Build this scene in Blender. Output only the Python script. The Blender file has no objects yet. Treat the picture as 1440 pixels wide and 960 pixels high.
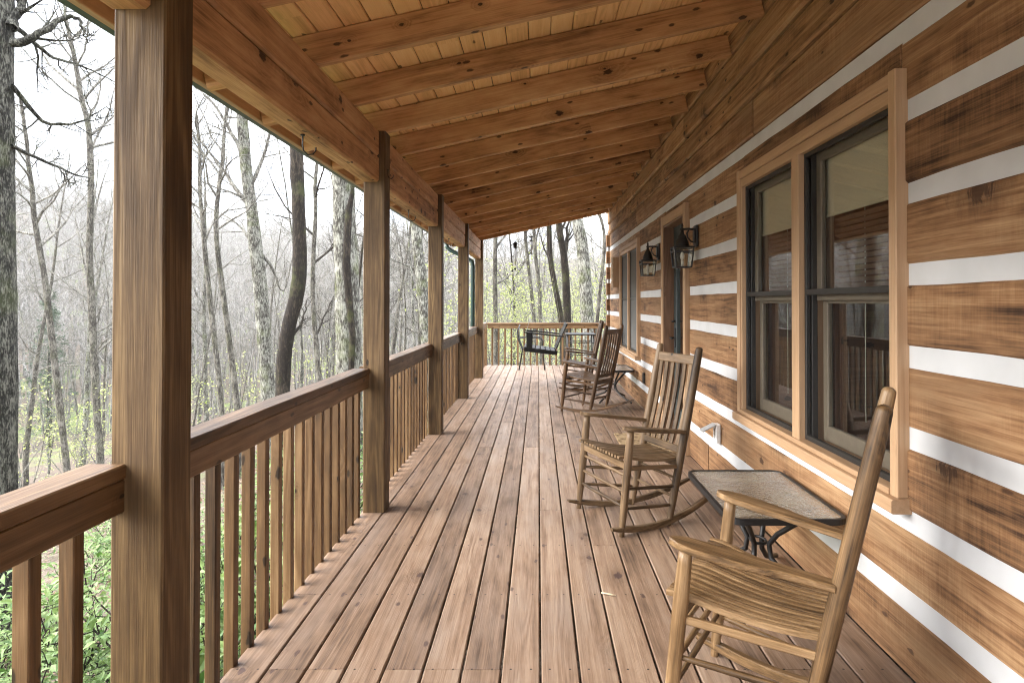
import bpy, math, random
from mathutils import Vector, Matrix, noise as mnoise

scene = bpy.context.scene
col = scene.collection
R = math.radians
rng = random.Random(11)
Z = Vector((0, 0, 1))

# ------------------------------------------------------------------ camera
CAM_H, FPX, VPX, VPY, TILT = 1.366, 900.0, 757.0, 425.0, R(0.6)
PPY = VPY - FPX * math.tan(TILT)
cam_d = bpy.data.cameras.new('camera')
cam = bpy.data.objects.new('camera', cam_d); col.objects.link(cam)
cam.location = (0, 0, CAM_H); cam.rotation_euler = (R(90) + TILT, 0, 0)
cam_d.sensor_width = 36; cam_d.lens = 36 * FPX / 1440
cam_d.shift_x = -(VPX - 720) / 1440; cam_d.shift_y = -(480 - PPY) / 1440
cam_d.clip_start = 0.05; cam_d.clip_end = 3000
scene.camera = cam

def at(px, py, Y):
    """the point at distance Y seen where the photograph has pixel px, py"""
    yc = (PPY - py) / FPX
    d = Y / (math.cos(TILT) - yc * math.sin(TILT))
    return Vector(((px - VPX) / FPX * d, Y, CAM_H + d * (yc * math.cos(TILT) + math.sin(TILT))))

# ------------------------------------------------------------------ objects
def tag(o, label=None, cat=None, group=None, kind=None):
    if label: o['label'] = label
    if cat: o['category'] = cat
    if group: o['group'] = group
    if kind: o['kind'] = kind
    return o

def thing(name, label, cat, loc=(0, 0, 0), rotz=0, group=None):
    o = bpy.data.objects.new(name, None); col.objects.link(o)
    o.empty_display_size = 0.1
    o.location = loc; o.rotation_euler = (0, 0, rotz)
    return tag(o, label, cat, group)

def dup(root, loc, rotz=None, label=None, group=None, scale=None):
    r = root.copy(); col.objects.link(r); r.location = loc
    if rotz is not None: r.rotation_euler = (0, 0, rotz)
    if scale: r.scale = (scale,) * 3
    if label: r['label'] = label
    if group: r['group'] = group
    for ch in list(root.children):
        c = ch.copy(); col.objects.link(c); c.parent = r
        for g in ch.children:
            d = g.copy(); col.objects.link(d); d.parent = c
    return r

class MB:
    """mesh builder: every piece carries wood coordinates (u along the grain) and a tint of its own"""
    def __init__(s):
        s.v, s.f, s.wc, s.ti, s.sm = [], [], [], [], []
    def add(s, vs, fs, wcs=None, tint=0.5, smooth=False):
        b = len(s.v)
        s.v += [tuple(p) for p in vs]
        s.wc += wcs if wcs else [tuple(p) for p in vs]
        s.ti += [tint] * len(vs)
        s.f += [tuple(i + b for i in f) for f in fs]
        s.sm += [smooth] * len(fs)
    def rings(s, rings, wcs, tint, closed_ends=True, smooth=False):
        n = len(rings[0]); vs = [p for r in rings for p in r]; fs = []
        for k in range(len(rings) - 1):
            for i in range(n):
                j = (i + 1) % n
                fs.append((k * n + i, k * n + j, (k + 1) * n + j, (k + 1) * n + i))
        if closed_ends:
            fs.append(tuple(range(n - 1, -1, -1))); m = (len(rings) - 1) * n
            fs.append(tuple(range(m, m + n)))
        s.add(vs, fs, wcs, tint, smooth)
    def bar(s, p0, p1, w, t, up=Z, ch=0.003, tint=None, seg=1, jit=0.0):
        """board or beam from p0 to p1: w across, t along up"""
        p0, p1 = Vector(p0), Vector(p1); d = (p1 - p0); L = d.length; d = d / L
        side = d.cross(up)
        if side.length < 1e-6: side = d.cross(Vector((0, 1, 0)))
        side.normalize(); u2 = side.cross(d).normalized()
        a, b = w / 2, t / 2; c = min(ch, a * .6, b * .6)
        prof = [(-a + c, -b), (a - c, -b), (a, -b + c), (a, b - c), (a - c, b), (-a + c, b), (-a, b - c), (-a, -b + c)]
        if tint is None: tint = rng.random()
        ou, ov = rng.uniform(0, 60), rng.uniform(0, 60)
        rs, wcs = [], []
        for k in range(seg + 1):
            q = p0 + d * (L * k / seg)
            jt = [rng.uniform(-jit, jit) for _ in range(4)]
            r = []
            for i, (x, y) in enumerate(prof):
                xx = x + (jt[0] if x > 0 else jt[1]); yy = y + (jt[2] if y > 0 else jt[3])
                r.append(q + side * xx + u2 * yy); wcs.append((ou + L * k / seg, ov + x, y))
            rs.append(r)
        s.rings(rs, wcs, tint)
        return s
    def box(s, x0, x1, y0, y1, z0, z1, ch=0.003, tint=None, grain=None, seg=1, jit=0):
        dx, dy, dz = x1 - x0, y1 - y0, z1 - z0
        g = grain or max((dx, 'x'), (dy, 'y'), (dz, 'z'))[1]
        cx, cy, cz = (x0 + x1) / 2, (y0 + y1) / 2, (z0 + z1) / 2
        if g == 'x': s.bar((x0, cy, cz), (x1, cy, cz), dy, dz, Z, ch, tint, seg, jit)
        elif g == 'y': s.bar((cx, y0, cz), (cx, y1, cz), dx, dz, Z, ch, tint, seg, jit)
        else: s.bar((cx, cy, z0), (cx, cy, z1), dx, dy, Vector((0, 1, 0)), ch, tint, seg, jit)
        return s
    def tube(s, pts, radii, n=8, tint=None, caps=True, round_tip=False, smooth=True, flat=1.0):
        pts = [Vector(p) for p in pts]
        if not hasattr(radii, '__len__'): radii = [radii] * len(pts)
        radii = list(radii)
        if round_tip:
            d = (pts[-1] - pts[-2]).normalized(); r = radii[-1]
            e = pts[-1]
            for a in (.35, .65, .9):
                pts.append(e + d * r * a * .8); radii.append(r * math.sqrt(max(1 - a * a, .02)))
        if tint is None: tint = rng.random()
        ou, ov = rng.uniform(0, 60), rng.uniform(0, 60)
        rs, wcs, L = [], [], 0
        d0 = (pts[1] - pts[0]).normalized()
        ref = Vector((0, 0, 1)) if abs(d0.z) < .9 else Vector((1, 0, 0))
        side = d0.cross(ref).normalized()
        for k, p in enumerate(pts):
            d = (pts[min(k + 1, len(pts) - 1)] - pts[max(k - 1, 0)])
            d = d.normalized() if d.length > 1e-9 else d0
            side = (side - d * side.dot(d)).normalized(); up = d.cross(side)
            if k: L += (p - pts[k - 1]).length
            r = []
            for i in range(n):
                a = 2 * math.pi * i / n
                x, y = math.cos(a) * radii[k], math.sin(a) * radii[k] * flat
                r.append(p + side * x + up * y); wcs.append((ou + L, ov + x, y))
            rs.append(r)
        s.rings(rs, wcs, tint, caps, smooth)
        return s
    def lathe(s, prof, c=(0, 0, 0), n=16, tint=.5):
        c = Vector(c)
        rs = [[c + Vector((math.cos(2 * math.pi * i / n) * r, math.sin(2 * math.pi * i / n) * r, z)) for i in range(n)] for r, z in prof]
        s.rings(rs, None, tint, True, True); return s
    def build(s, name, m, parent=None):
        me = bpy.data.meshes.new(name); me.from_pydata(s.v, [], s.f)
        me.polygons.foreach_set('use_smooth', s.sm)
        a = me.attributes.new('wc', 'FLOAT_VECTOR', 'POINT'); a.data.foreach_set('vector', [x for w in s.wc for x in w])
        a = me.attributes.new('tint', 'FLOAT', 'POINT'); a.data.foreach_set('value', s.ti)
        me.materials.append(m); me.update()
        o = bpy.data.objects.new(name, me); col.objects.link(o)
        if parent: o.parent = parent
        return o

# ------------------------------------------------------------------ materials
class NT:
    def __init__(s, name):
        s.m = bpy.data.materials.new(name); s.m.use_nodes = True
        s.t = s.m.node_tree; s.t.nodes.clear()
        s.out = s.n('ShaderNodeOutputMaterial')
    def n(s, ty, **kw):
        nd = s.t.nodes.new(ty)
        for k, v in kw.items(): setattr(nd, k, v)
        return nd
    def l(s, a, b): s.t.links.new(a, b)
    def val(s, sock, v):
        if hasattr(v, 'is_output') or isinstance(v, bpy.types.NodeSocket): s.l(v, sock)
        else: sock.default_value = v
    def math(s, op, a, b=0.0, clamp=False):
        nd = s.n('ShaderNodeMath', operation=op, use_clamp=clamp); s.val(nd.inputs[0], a); s.val(nd.inputs[1], b); return nd.outputs[0]
    def vmul(s, v, k):
        nd = s.n('ShaderNodeVectorMath', operation='MULTIPLY'); s.l(v, nd.inputs[0]); nd.inputs[1].default_value = k; return nd.outputs[0]
    def noise(s, v, scale=1, detail=2, rough=.5, dist=0):
        nd = s.n('ShaderNodeTexNoise'); s.l(v, nd.inputs['Vector'])
        nd.inputs['Scale'].default_value = scale; nd.inputs['Detail'].default_value = detail
        nd.inputs['Roughness'].default_value = rough; nd.inputs['Distortion'].default_value = dist
        return nd.outputs['Fac']
    def ramp(s, f, stops):
        nd = s.n('ShaderNodeValToRGB'); s.l(f, nd.inputs[0]); e = nd.color_ramp.elements
        while len(e) < len(stops): e.new(.5)
        for k, (p, c) in enumerate(stops):
            e[k].position = p; e[k].color = tuple(c) + (1,) if hasattr(c, '__len__') else (c, c, c, 1)
        return nd.outputs[0]
    def smooth(s, f, a, b, ta=0., tb=1.):
        nd = s.n('ShaderNodeMapRange', interpolation_type='SMOOTHSTEP'); s.val(nd.inputs[0], f)
        for i, v in ((1, a), (2, b), (3, ta), (4, tb)): nd.inputs[i].default_value = v
        return nd.outputs[0]
    def mix(s, f, a, b, mode='MIX'):
        nd = s.n('ShaderNodeMix', data_type='RGBA', blend_type=mode)
        s.val(nd.inputs[0], f)
        for i, v in ((6, a), (7, b)):
            if isinstance(v, bpy.types.NodeSocket): s.l(v, nd.inputs[i])
            else: nd.inputs[i].default_value = tuple(v) + (1,)
        return nd.outputs[2]
    def bump(s, h, strength=.3, dist=.004):
        nd = s.n('ShaderNodeBump'); s.l(h, nd.inputs['Height'])
        nd.inputs['Strength'].default_value = strength; nd.inputs['Distance'].default_value = dist
        return nd.outputs[0]
    def bsdf(s, c, rough=.6, normal=None, spec=.4, metal=0, **kw):
        b = s.n('ShaderNodeBsdfPrincipled')
        if isinstance(c, bpy.types.NodeSocket): s.l(c, b.inputs['Base Color'])
        else: b.inputs['Base Color'].default_value = tuple(c) + (1,)
        s.val(b.inputs['Roughness'], rough); b.inputs['Specular IOR Level'].default_value = spec
        b.inputs['Metallic'].default_value = metal
        if normal: s.l(normal, b.inputs['Normal'])
        for k, v in kw.items(): b.inputs[k.replace('_', ' ')].default_value = v
        s.l(b.outputs[0], s.out.inputs[0]); return b
    def attr(s, name):
        return s.n('ShaderNodeAttribute', attribute_name=name)
    def obj(s):
        return s.n('ShaderNodeTexCoord').outputs['Object']

def wood(name, dark, mid, light, ring=.28, blotch=.55, fine=.35, tint=.5, knot=.5, knotcol=None, saw=0.0, rough=.6, grey=None, nails=False, ringscale=34, check=0.0):
    t = NT(name)
    wc = t.attr('wc').outputs['Vector']; ti = t.attr('tint').outputs['Fac']
    sep = t.n('ShaderNodeSeparateXYZ'); t.l(wc, sep.inputs[0])
    vw = t.math('ADD', sep.outputs[1], sep.outputs[2])
    cmb = t.n('ShaderNodeCombineXYZ'); t.l(sep.outputs[0], cmb.inputs[0]); t.l(vw, cmb.inputs[1])
    flat = cmb.outputs[0]
    # knots: cells stretched along the grain, only some of them real
    kv = t.vmul(flat, (3.2, 5.2, 1))
    vor = t.n('ShaderNodeTexVoronoi', voronoi_dimensions='2D'); t.l(kv, vor.inputs['Vector']); vor.inputs['Scale'].default_value = 1
    csep = t.n('ShaderNodeSeparateColor'); t.l(vor.outputs['Color'], csep.inputs[0])
    real = t.math('GREATER_THAN', csep.outputs[0], 1 - knot)
    size = t.math('MULTIPLY_ADD', t.math('POWER', csep.outputs[1], 2.2), .10); t.t.nodes[-1].inputs[2].default_value = .035
    wob = t.math('MULTIPLY', t.math('SUBTRACT', t.noise(t.vmul(wc, (40, 90, 90)), 1, 3), .5), 1.5)
    kd = t.math('ADD', t.math('DIVIDE', vor.outputs['Distance'], size), wob)
    kmask = t.math('MULTIPLY', t.smooth(kd, 1.05, .65), real)
    kfield = t.math('MULTIPLY', t.smooth(kd, 4.5, .5), real)
    # plain-sawn figure: contour lines of a stretched noise, bent round the knots
    n2 = t.noise(t.vmul(wc, (.6, 6.5, 6.5)), 1, 1.5, .5)
    n2 = t.math('MULTIPLY_ADD', kfield, .22, ); t.t.nodes[-1].inputs[2].default_value = 0
    n2b = t.noise(t.vmul(wc, (.6, 6.5, 6.5)), 1, 1.5, .5)
    rf = t.math('SINE', t.math('MULTIPLY', t.math('ADD', n2, n2b), ringscale * 2.2))
    rw = t.noise(t.vmul(wc, (1.0, 8, 8)), 1, 2)
    rf = t.math('MULTIPLY', rf, t.smooth(rw, .3, .7))
    fi = t.math('SUBTRACT', t.noise(t.vmul(wc, (5, 210, 210)), 1, 3, .6), .5)
    st = t.math('SUBTRACT', t.noise(t.vmul(wc, (1.3, 42, 42)), 1, 3, .6), .5)
    bl = t.math('SUBTRACT', t.noise(t.vmul(wc, (2.2, 7, 7)), 1, 4, .65), .5)
    x = t.math('MULTIPLY_ADD', rf, ring * .5); t.t.nodes[-1].inputs[2].default_value = .5
    x = t.math('ADD', x, t.math('MULTIPLY', fi, fine))
    x = t.math('ADD', x, t.math('MULTIPLY', st, fine * 1.6))
    x = t.math('ADD', x, t.math('MULTIPLY', bl, blotch))
    x = t.math('ADD', x, t.math('MULTIPLY', t.math('SUBTRACT', ti, .5), tint))
    h = t.math('ADD', t.math('MULTIPLY', rf, .25), t.math('MULTIPLY', fi, .9))
    if saw:
        sw = t.math('SUBTRACT', t.noise(t.vmul(wc, (62, 4, 4)), 1, 4, .75, .5), .5)
        sm = t.smooth(t.noise(t.vmul(wc, (1.3, 4, 4)), 1, 2), .35, .6)
        sw = t.math('MULTIPLY', sw, sm)
        x = t.math('ADD', x, t.math('MULTIPLY', sw, saw)); h = t.math('ADD', h, t.math('MULTIPLY', sw, 1.6))
    c = t.ramp(x, [(0.0, dark), (.5, mid), (1.0, light)])
    if grey:
        g = t.smooth(t.noise(t.vmul(wc, (1.1, 3.5, 3.5)), 1, 4, .65), .42, .72)
        c = t.mix(t.math('MULTIPLY', g, grey[1]), c, grey[0])
    kc = knotcol or tuple(v * .3 for v in dark)
    c = t.mix(t.math('MULTIPLY', kfield, .25), c, dark)
    c = t.mix(t.math('MULTIPLY', kmask, .92), c, kc)
    fv = t.n('ShaderNodeTexVoronoi', voronoi_dimensions='2D'); fv.inputs['Scale'].default_value = 1
    t.l(t.vmul(flat, (6, 15, 1)), fv.inputs['Vector']); f2 = t.n('ShaderNodeSeparateColor'); t.l(fv.outputs['Color'], f2.inputs[0])
    fd = t.math('ADD', fv.outputs['Distance'], t.math('MULTIPLY', wob, .12))
    fm = t.math('MULTIPLY', t.smooth(fd, .17, .08), t.math('GREATER_THAN', f2.outputs[0], 1 - knot * .32))
    c = t.mix(t.math('MULTIPLY', fm, .85), c, kc)
    if check:
        # big split knots with ragged cracks running off across the grain
        bv = t.n('ShaderNodeTexVoronoi', voronoi_dimensions='2D'); bv.inputs['Scale'].default_value = 1
        t.l(t.vmul(flat, (1.15, 2.6, 1)), bv.inputs['Vector']); b2 = t.n('ShaderNodeSeparateColor'); t.l(bv.outputs['Color'], b2.inputs[0])
        breal = t.math('GREATER_THAN', b2.outputs[0], .52)
        r1 = t.math('SUBTRACT', t.noise(t.vmul(wc, (38, 11, 11)), 1, 5, .7, .8), .5)
        bd = t.math('ADD', bv.outputs['Distance'], t.math('MULTIPLY', r1, .34))
        halo = t.math('MULTIPLY', t.smooth(bd, .24, .04), breal)
        core = t.math('MULTIPLY', t.smooth(bd, .07, .035), breal)
        c = t.mix(t.math('MULTIPLY', halo, .5), c, tuple(v * 1.3 for v in dark))
        c = t.mix(t.math('MULTIPLY', core, check), c, kc); h = t.math('SUBTRACT', h, t.math('MULTIPLY', core, .8))
    if nails:
        oc = t.obj(); s2 = t.n('ShaderNodeSeparateXYZ'); t.l(oc, s2.inputs[0])
        fy = t.math('ABSOLUTE', t.math('SUBTRACT', t.math('FRACT', t.math('DIVIDE', t.math('SUBTRACT', s2.outputs[1], 2.40 - 6.1 - .305), .61)), .5))
        fx = t.math('ABSOLUTE', t.math('SUBTRACT', t.math('ABSOLUTE', t.math('SUBTRACT', t.math('FRACT', t.math('DIVIDE', t.math('ADD', s2.outputs[0], 7.267), .1455)), .5)), .26))
        dd = t.math('SQRT', t.math('ADD', t.math('POWER', t.math('MULTIPLY', fy, .61), 2), t.math('POWER', t.math('MULTIPLY', fx, .1455), 2)))
        nm = t.smooth(dd, .0052, .0035)
        c = t.mix(nm, c, (.03, .02, .017))
    t.bsdf(c, t.smooth(x, 0, 1, rough + .08, rough - .08), t.bump(h, .55, .0025), .35)
    return t.m

M = {}
M['deck'] = wood('deck_wood', (0.045, 0.027, 0.017), (0.205, 0.13, 0.084), (0.35, 0.25, 0.175), ring=.16, blotch=1.0, fine=.6, tint=.32, knot=.17, rough=.5, grey=((.16, .125, .105), .5), nails=True, knotcol=(.06, .035, .03))
M['log'] = wood('log_wood', (.036, .016, .007), (.232, .120, .054), (.43, .27, .14), ring=.18, blotch=1.3, fine=.7, tint=.4, knot=.14, saw=.6, rough=.72, grey=((.15, .085, .042), .65), knotcol=(.05, .022, .01), check=.85)
M['log2'] = wood('siding_wood', (0.06, 0.028, 0.011), (0.34, 0.19, 0.085), (0.58, 0.38, 0.2), ring=.3, blotch=1.2, fine=.6, tint=.3, knot=.3, saw=.4, rough=.7, grey=((.15, .09, .042), .6), check=.6)
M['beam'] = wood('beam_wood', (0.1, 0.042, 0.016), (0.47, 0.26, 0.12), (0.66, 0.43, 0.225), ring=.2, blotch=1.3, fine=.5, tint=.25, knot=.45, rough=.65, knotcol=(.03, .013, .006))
M['roofboard'] = wood('ceiling_board_wood', (0.4, 0.21, 0.085), (0.8, 0.51, 0.245), (0.9, 0.66, 0.38), ring=.2, blotch=.6, tint=.3, knot=.22, rough=.6)
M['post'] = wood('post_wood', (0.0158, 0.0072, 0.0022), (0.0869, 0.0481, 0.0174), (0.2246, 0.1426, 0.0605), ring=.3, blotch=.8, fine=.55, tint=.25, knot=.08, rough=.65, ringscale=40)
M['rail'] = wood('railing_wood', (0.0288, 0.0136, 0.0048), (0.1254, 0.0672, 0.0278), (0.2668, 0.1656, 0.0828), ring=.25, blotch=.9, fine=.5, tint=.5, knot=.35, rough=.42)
M['trim'] = wood('window_trim_wood', (0.17, 0.095, 0.048), (0.38, 0.24, 0.135), (0.55, 0.37, 0.225), ring=.12, blotch=.35, fine=.3, tint=.25, knot=.04, rough=.55)
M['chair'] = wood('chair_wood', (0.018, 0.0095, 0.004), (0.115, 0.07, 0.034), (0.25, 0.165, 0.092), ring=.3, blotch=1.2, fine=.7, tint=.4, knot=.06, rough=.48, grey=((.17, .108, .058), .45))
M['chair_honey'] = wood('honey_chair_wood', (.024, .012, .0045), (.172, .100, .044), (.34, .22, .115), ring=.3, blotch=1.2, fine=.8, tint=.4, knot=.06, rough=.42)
M['chair_backlit'] = wood('backlit_chair_wood', (.014, .007, .003), (.07, .036, .015), (.16, .09, .042), ring=.3, blotch=1.0, fine=.6, tint=.3, knot=.05, rough=.48)  # chair wood for the far rockers, their backlit shade painted into the colour
M['darkwood'] = wood('door_jamb_wood', (.05, .025, .012), (.12, .06, .03), (.2, .11, .06), rough=.5, knot=.05)
M['inner'] = wood('interior_wood', (.12, .05, .025), (.26, .115, .055), (.36, .18, .09), rough=.5, knot=.1)

def plain(name, c, rough=.5, metal=0, spec=.4, var=.15, scale=30, bump=0.0):
    t = NT(name); o = t.obj(); n = t.noise(o, scale, 3)
    cc = t.ramp(n, [(.25, tuple(v * (1 - var) for v in c)), (.75, tuple(min(v * (1 + var), 1) for v in c))])
    t.bsdf(cc, rough, t.bump(n, bump, .004) if bump else None, spec, metal); return t.m
M['chink'] = plain('white_chinking', (.52, .53, .54), .85, var=.09, scale=5, bump=.35)
M['black'] = plain('black_metal', (.006, .0055, .0055), .5, .0, .5, .3)
M['blackpaint'] = plain('black_painted_wood', (.007, .0065, .006), .5, 0, .25, .4)
M['bronze'] = plain('bronze_frame', (.02, .018, .016), .5, 0, .4)
M['sash'] = plain('sash_clad', (.14, .115, .082), .5, 0, .4, .1)
M['shade'] = plain('shade_cloth', (.62, .58, .44), .9, var=.1, scale=200)
M['blind'] = plain('blind_slat', (.24, .13, .075), .6)
M['plastic'] = plain('white_plastic', (.72, .72, .71), .4)
M['greyplastic'] = plain('grey_plastic', (.3, .3, .3), .45)
M['green'] = plain('green_gutter_metal', (.02, .045, .04), .4, 0, .5)
M['silver'] = plain('pale_metal', (.5, .5, .5), .4, .7)
M['shingle'] = plain('roof_shingle', (.07, .065, .06), .9, var=.4)
M['cord'] = plain('cord', (.55, .45, .3), .8)
M['doorpaint'] = plain('dark_door_paint', (.03, .04, .04), .4)

def glass(name, tint=(1, 1, 1), rough=.0, boost=1.5, base=.0, bumpy=0.0, spill=0.0, col=(.5, .5, .45)):
    t = NT(name); g = t.n('ShaderNodeBsdfGlossy'); g.inputs['Roughness'].default_value = rough
    tr = t.n('ShaderNodeBsdfTransparent'); tr.inputs[0].default_value = tuple(tint) + (1,)
    fr = t.n('ShaderNodeLayerWeight'); fr.inputs[0].default_value = .5
    if bumpy:
        o = t.obj(); b = t.bump(t.noise(o, 70, 2), bumpy, .01); t.l(b, g.inputs['Normal']); t.l(b, fr.inputs['Normal'])
    f = t.math('MULTIPLY_ADD', t.math('POWER', fr.outputs['Facing'], 4.0), boost); t.t.nodes[-1].inputs[2].default_value = base + .04
    mx = t.n('ShaderNodeMixShader'); t.l(f, mx.inputs[0]); t.l(tr.outputs[0], mx.inputs[1]); t.l(g.outputs[0], mx.inputs[2])
    last = mx
    if spill:
        d = t.n('ShaderNodeBsdfDiffuse'); d.inputs[0].default_value = tuple(col) + (1,)
        m2 = t.n('ShaderNodeMixShader')
        if bumpy > .3:
            sw = t.noise(t.obj(), 5.5, 3, .5, 1.6); t.l(t.math('ADD', t.smooth(sw, .40, .62, spill * .3, spill * 2.0), t.math('MULTIPLY', t.smooth(t.noise(t.obj(), 60, 2), .4, .65), .05)), m2.inputs[0])  # bright reflection streaks of the table glass painted in as swirls of diffuse colour
        else: m2.inputs[0].default_value = spill
        t.l(mx.outputs[0], m2.inputs[1]); t.l(d.outputs[0], m2.inputs[2]); last = m2
    t.l(last.outputs[0], t.out.inputs[0]); return t.m
M['glass'] = glass('window_glass', (.93, .94, .92), 0, 1.3, .06)
M['lampglass'] = glass('seeded_glass', (.9, .88, .8), .04, 1.0, .03, .2, .015)
M['tableglass'] = glass('pebbled_table_glass', (.72, .74, .66), .12, 2.0, .08, .31, .18, (.36, .33, .26))
def screen_mat():
    t = NT('insect_screen'); d = t.n('ShaderNodeBsdfDiffuse'); d.inputs[0].default_value = (.03, .03, .03, 1)
    tr = t.n('ShaderNodeBsdfTransparent'); mx = t.n('ShaderNodeMixShader'); mx.inputs[0].default_value = .13
    t.l(tr.outputs[0], mx.inputs[1]); t.l(d.outputs[0], mx.inputs[2]); t.l(mx.outputs[0], t.out.inputs[0]); return t.m
M['screen'] = screen_mat()
def dense_screen():
    t = NT('dark_insect_screen'); d = t.n('ShaderNodeBsdfDiffuse'); d.inputs[0].default_value = (.22, .22, .215, 1)
    tr = t.n('ShaderNodeBsdfTransparent'); mx = t.n('ShaderNodeMixShader'); mx.inputs[0].default_value = .62
    t.l(tr.outputs[0], mx.inputs[1]); t.l(d.outputs[0], mx.inputs[2]); t.l(mx.outputs[0], t.out.inputs[0]); return t.m
M['screen2'] = dense_screen()

def mat_rug():
    t = NT('doormat_fibre'); o = t.obj()
    v = t.n('ShaderNodeTexVoronoi'); t.l(o, v.inputs['Vector']); v.inputs['Scale'].default_value = 16
    n = t.noise(o, 160, 3)
    f = t.math('ADD', t.math('MULTIPLY', v.outputs['Distance'], 1.1), t.math('MULTIPLY', n, .5))
    t.bsdf(t.ramp(f, [(.35, (.05, .032, .02)), (.65, (.22, .15, .085)), (.9, (.33, .24, .14))]), .95, t.bump(n, .8, .01), .1); return t.m
M['mat'] = mat_rug()

def bark(name, dark, light, moss=0.0, lo=.42, hi=.62, scale=1.0):
    t = NT(name); o = t.obj()
    n1 = t.noise(t.vmul(o, (1, 1, .28)), 38 * scale, 4, .7)
    n2 = t.noise(t.vmul(o, (1, 1, .6)), 5 * scale, 4, .7)
    f = t.math('ADD', t.math('MULTIPLY', n1, .6), t.math('MULTIPLY', n2, .4))
    c = t.mix(t.smooth(f, lo, hi), dark, light)
    if moss:
        m = t.smooth(t.noise(o, 2.2, 3, .6), .5, .68)
        c = t.mix(t.math('MULTIPLY', m, moss), c, (.10, .12, .035))
    t.bsdf(c, .9, t.bump(n1, .9, .02), .15); return t.m
M['bark_pale'] = bark('lichen_bark', (.03, .026, .021), (.25, .245, .21), .35)
M['bark_dark'] = bark('dark_bark', (.012, .009, .007), (.06, .047, .034), .25, .45, .7)
M['bark_mid'] = bark('grey_bark', (.026, .022, .018), (.15, .138, .115), .15)
M['bark_speck'] = bark('speckled_bark', (.010, .009, .007), (.12, .115, .095), .15, .45, .62, 1.7)
M['twig'] = bark('twig_bark', (.06, .054, .046), (.27, .255, .22))
M['twig_dark'] = bark('dark_twig_bark', (.016, .013, .01), (.07, .06, .048))
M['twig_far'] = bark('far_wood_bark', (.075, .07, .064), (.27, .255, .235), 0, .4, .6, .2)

def leaf(name, a, b):
    t = NT(name); ti = t.attr('tint').outputs['Fac']
    c = t.ramp(ti, [(0, a), (1, b)])
    d = t.n('ShaderNodeBsdfPrincipled'); t.l(c, d.inputs['Base Color']); d.inputs['Roughness'].default_value = .55
    tr = t.n('ShaderNodeBsdfTranslucent'); t.l(c, tr.inputs[0])
    mx = t.n('ShaderNodeMixShader'); mx.inputs[0].default_value = .35
    t.l(d.outputs[0], mx.inputs[1]); t.l(tr.outputs[0], mx.inputs[2]); t.l(mx.outputs[0], t.out.inputs[0]); return t.m
M['leaf_fresh'] = leaf('fresh_leaf', (.05, .11, .02), (.22, .30, .10))
M['leaf_spring'] = leaf('spring_leaf', (.20, .25, .05), (.42, .45, .16))
M['needle'] = leaf('evergreen_needle', (.018, .04, .018), (.045, .075, .03))

def ground_mat():
    t = NT('forest_floor'); o = t.obj()
    a = t.noise(o, .35, 5, .65); b = t.noise(o, 9, 4, .7); g = t.noise(o, .16, 4, .6)
    c = t.ramp(b, [(.3, (.03, .024, .018)), (.5, (.085, .066, .05)), (.72, (.17, .14, .115))])
    c = t.mix(t.smooth(a, .45, .7, 0, .6), c, (.13, .10, .08))
    c = t.mix(t.smooth(g, .5, .62, 0, .75), c, (.11, .15, .045))
    t.bsdf(c, .95, t.bump(b, .9, .06), .1); return t.m
M['ground'] = ground_mat()

# ------------------------------------------------------------------ terrain
def sstep(a, b, x):
    t = min(max((x - a) / (b - a), 0), 1); return t * t * (3 - 2 * t)
def ground_z(x, y):
    a = max(-(x + 1.2), 0); b = max(y - 14.2, 0); t = math.hypot(a, b)
    k = 0 if t < 1e-6 else a / t
    dep = 11.0 * k + 5.0 * (1 - k)
    z = -.95 - dep * (1 - math.exp(-t / 30.0 * (1.0 if k > .3 else .8)))
    hill = sstep(55, 240, t) * (60 * k + 26 * (1 - k)) * (0.86 + .3 * mnoise.noise(Vector((x * .006, y * .006, 3.1))))
    z += hill + .35 * mnoise.noise(Vector((x * .13, y * .13, 0))) * sstep(1, 8, t) + 2.2 * mnoise.noise(Vector((x * .025, y * .025, 7))) * sstep(15, 60, t)
    z += sstep(240, 420, t) * 12
    return z
def build_ground():
    def axis(lo, hi, c, fine):
        out = [c]; st = fine
        x = c
        while x < hi: x += st; st = min(st * 1.07, 9); out.append(min(x, hi))
        x = c; st = fine; lft = []
        while x > lo: x -= st; st = min(st * 1.07, 9); lft.append(max(x, lo))
        return lft[::-1] + out
    xs = axis(-420, 300, -5, .45); ys = axis(-60, 480, 6, .45)
    vs = [(x, y, ground_z(x, y)) for y in ys for x in xs]
    n = len(xs); fs = [(j * n + i, j * n + i + 1, (j + 1) * n + i + 1, (j + 1) * n + i) for j in range(len(ys) - 1) for i in range(n - 1)]
    mb = MB(); mb.add(vs, fs, None, .5, True); o = mb.build('ground', M['ground']); tag(o, kind='structure'); return o
build_ground()

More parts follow.
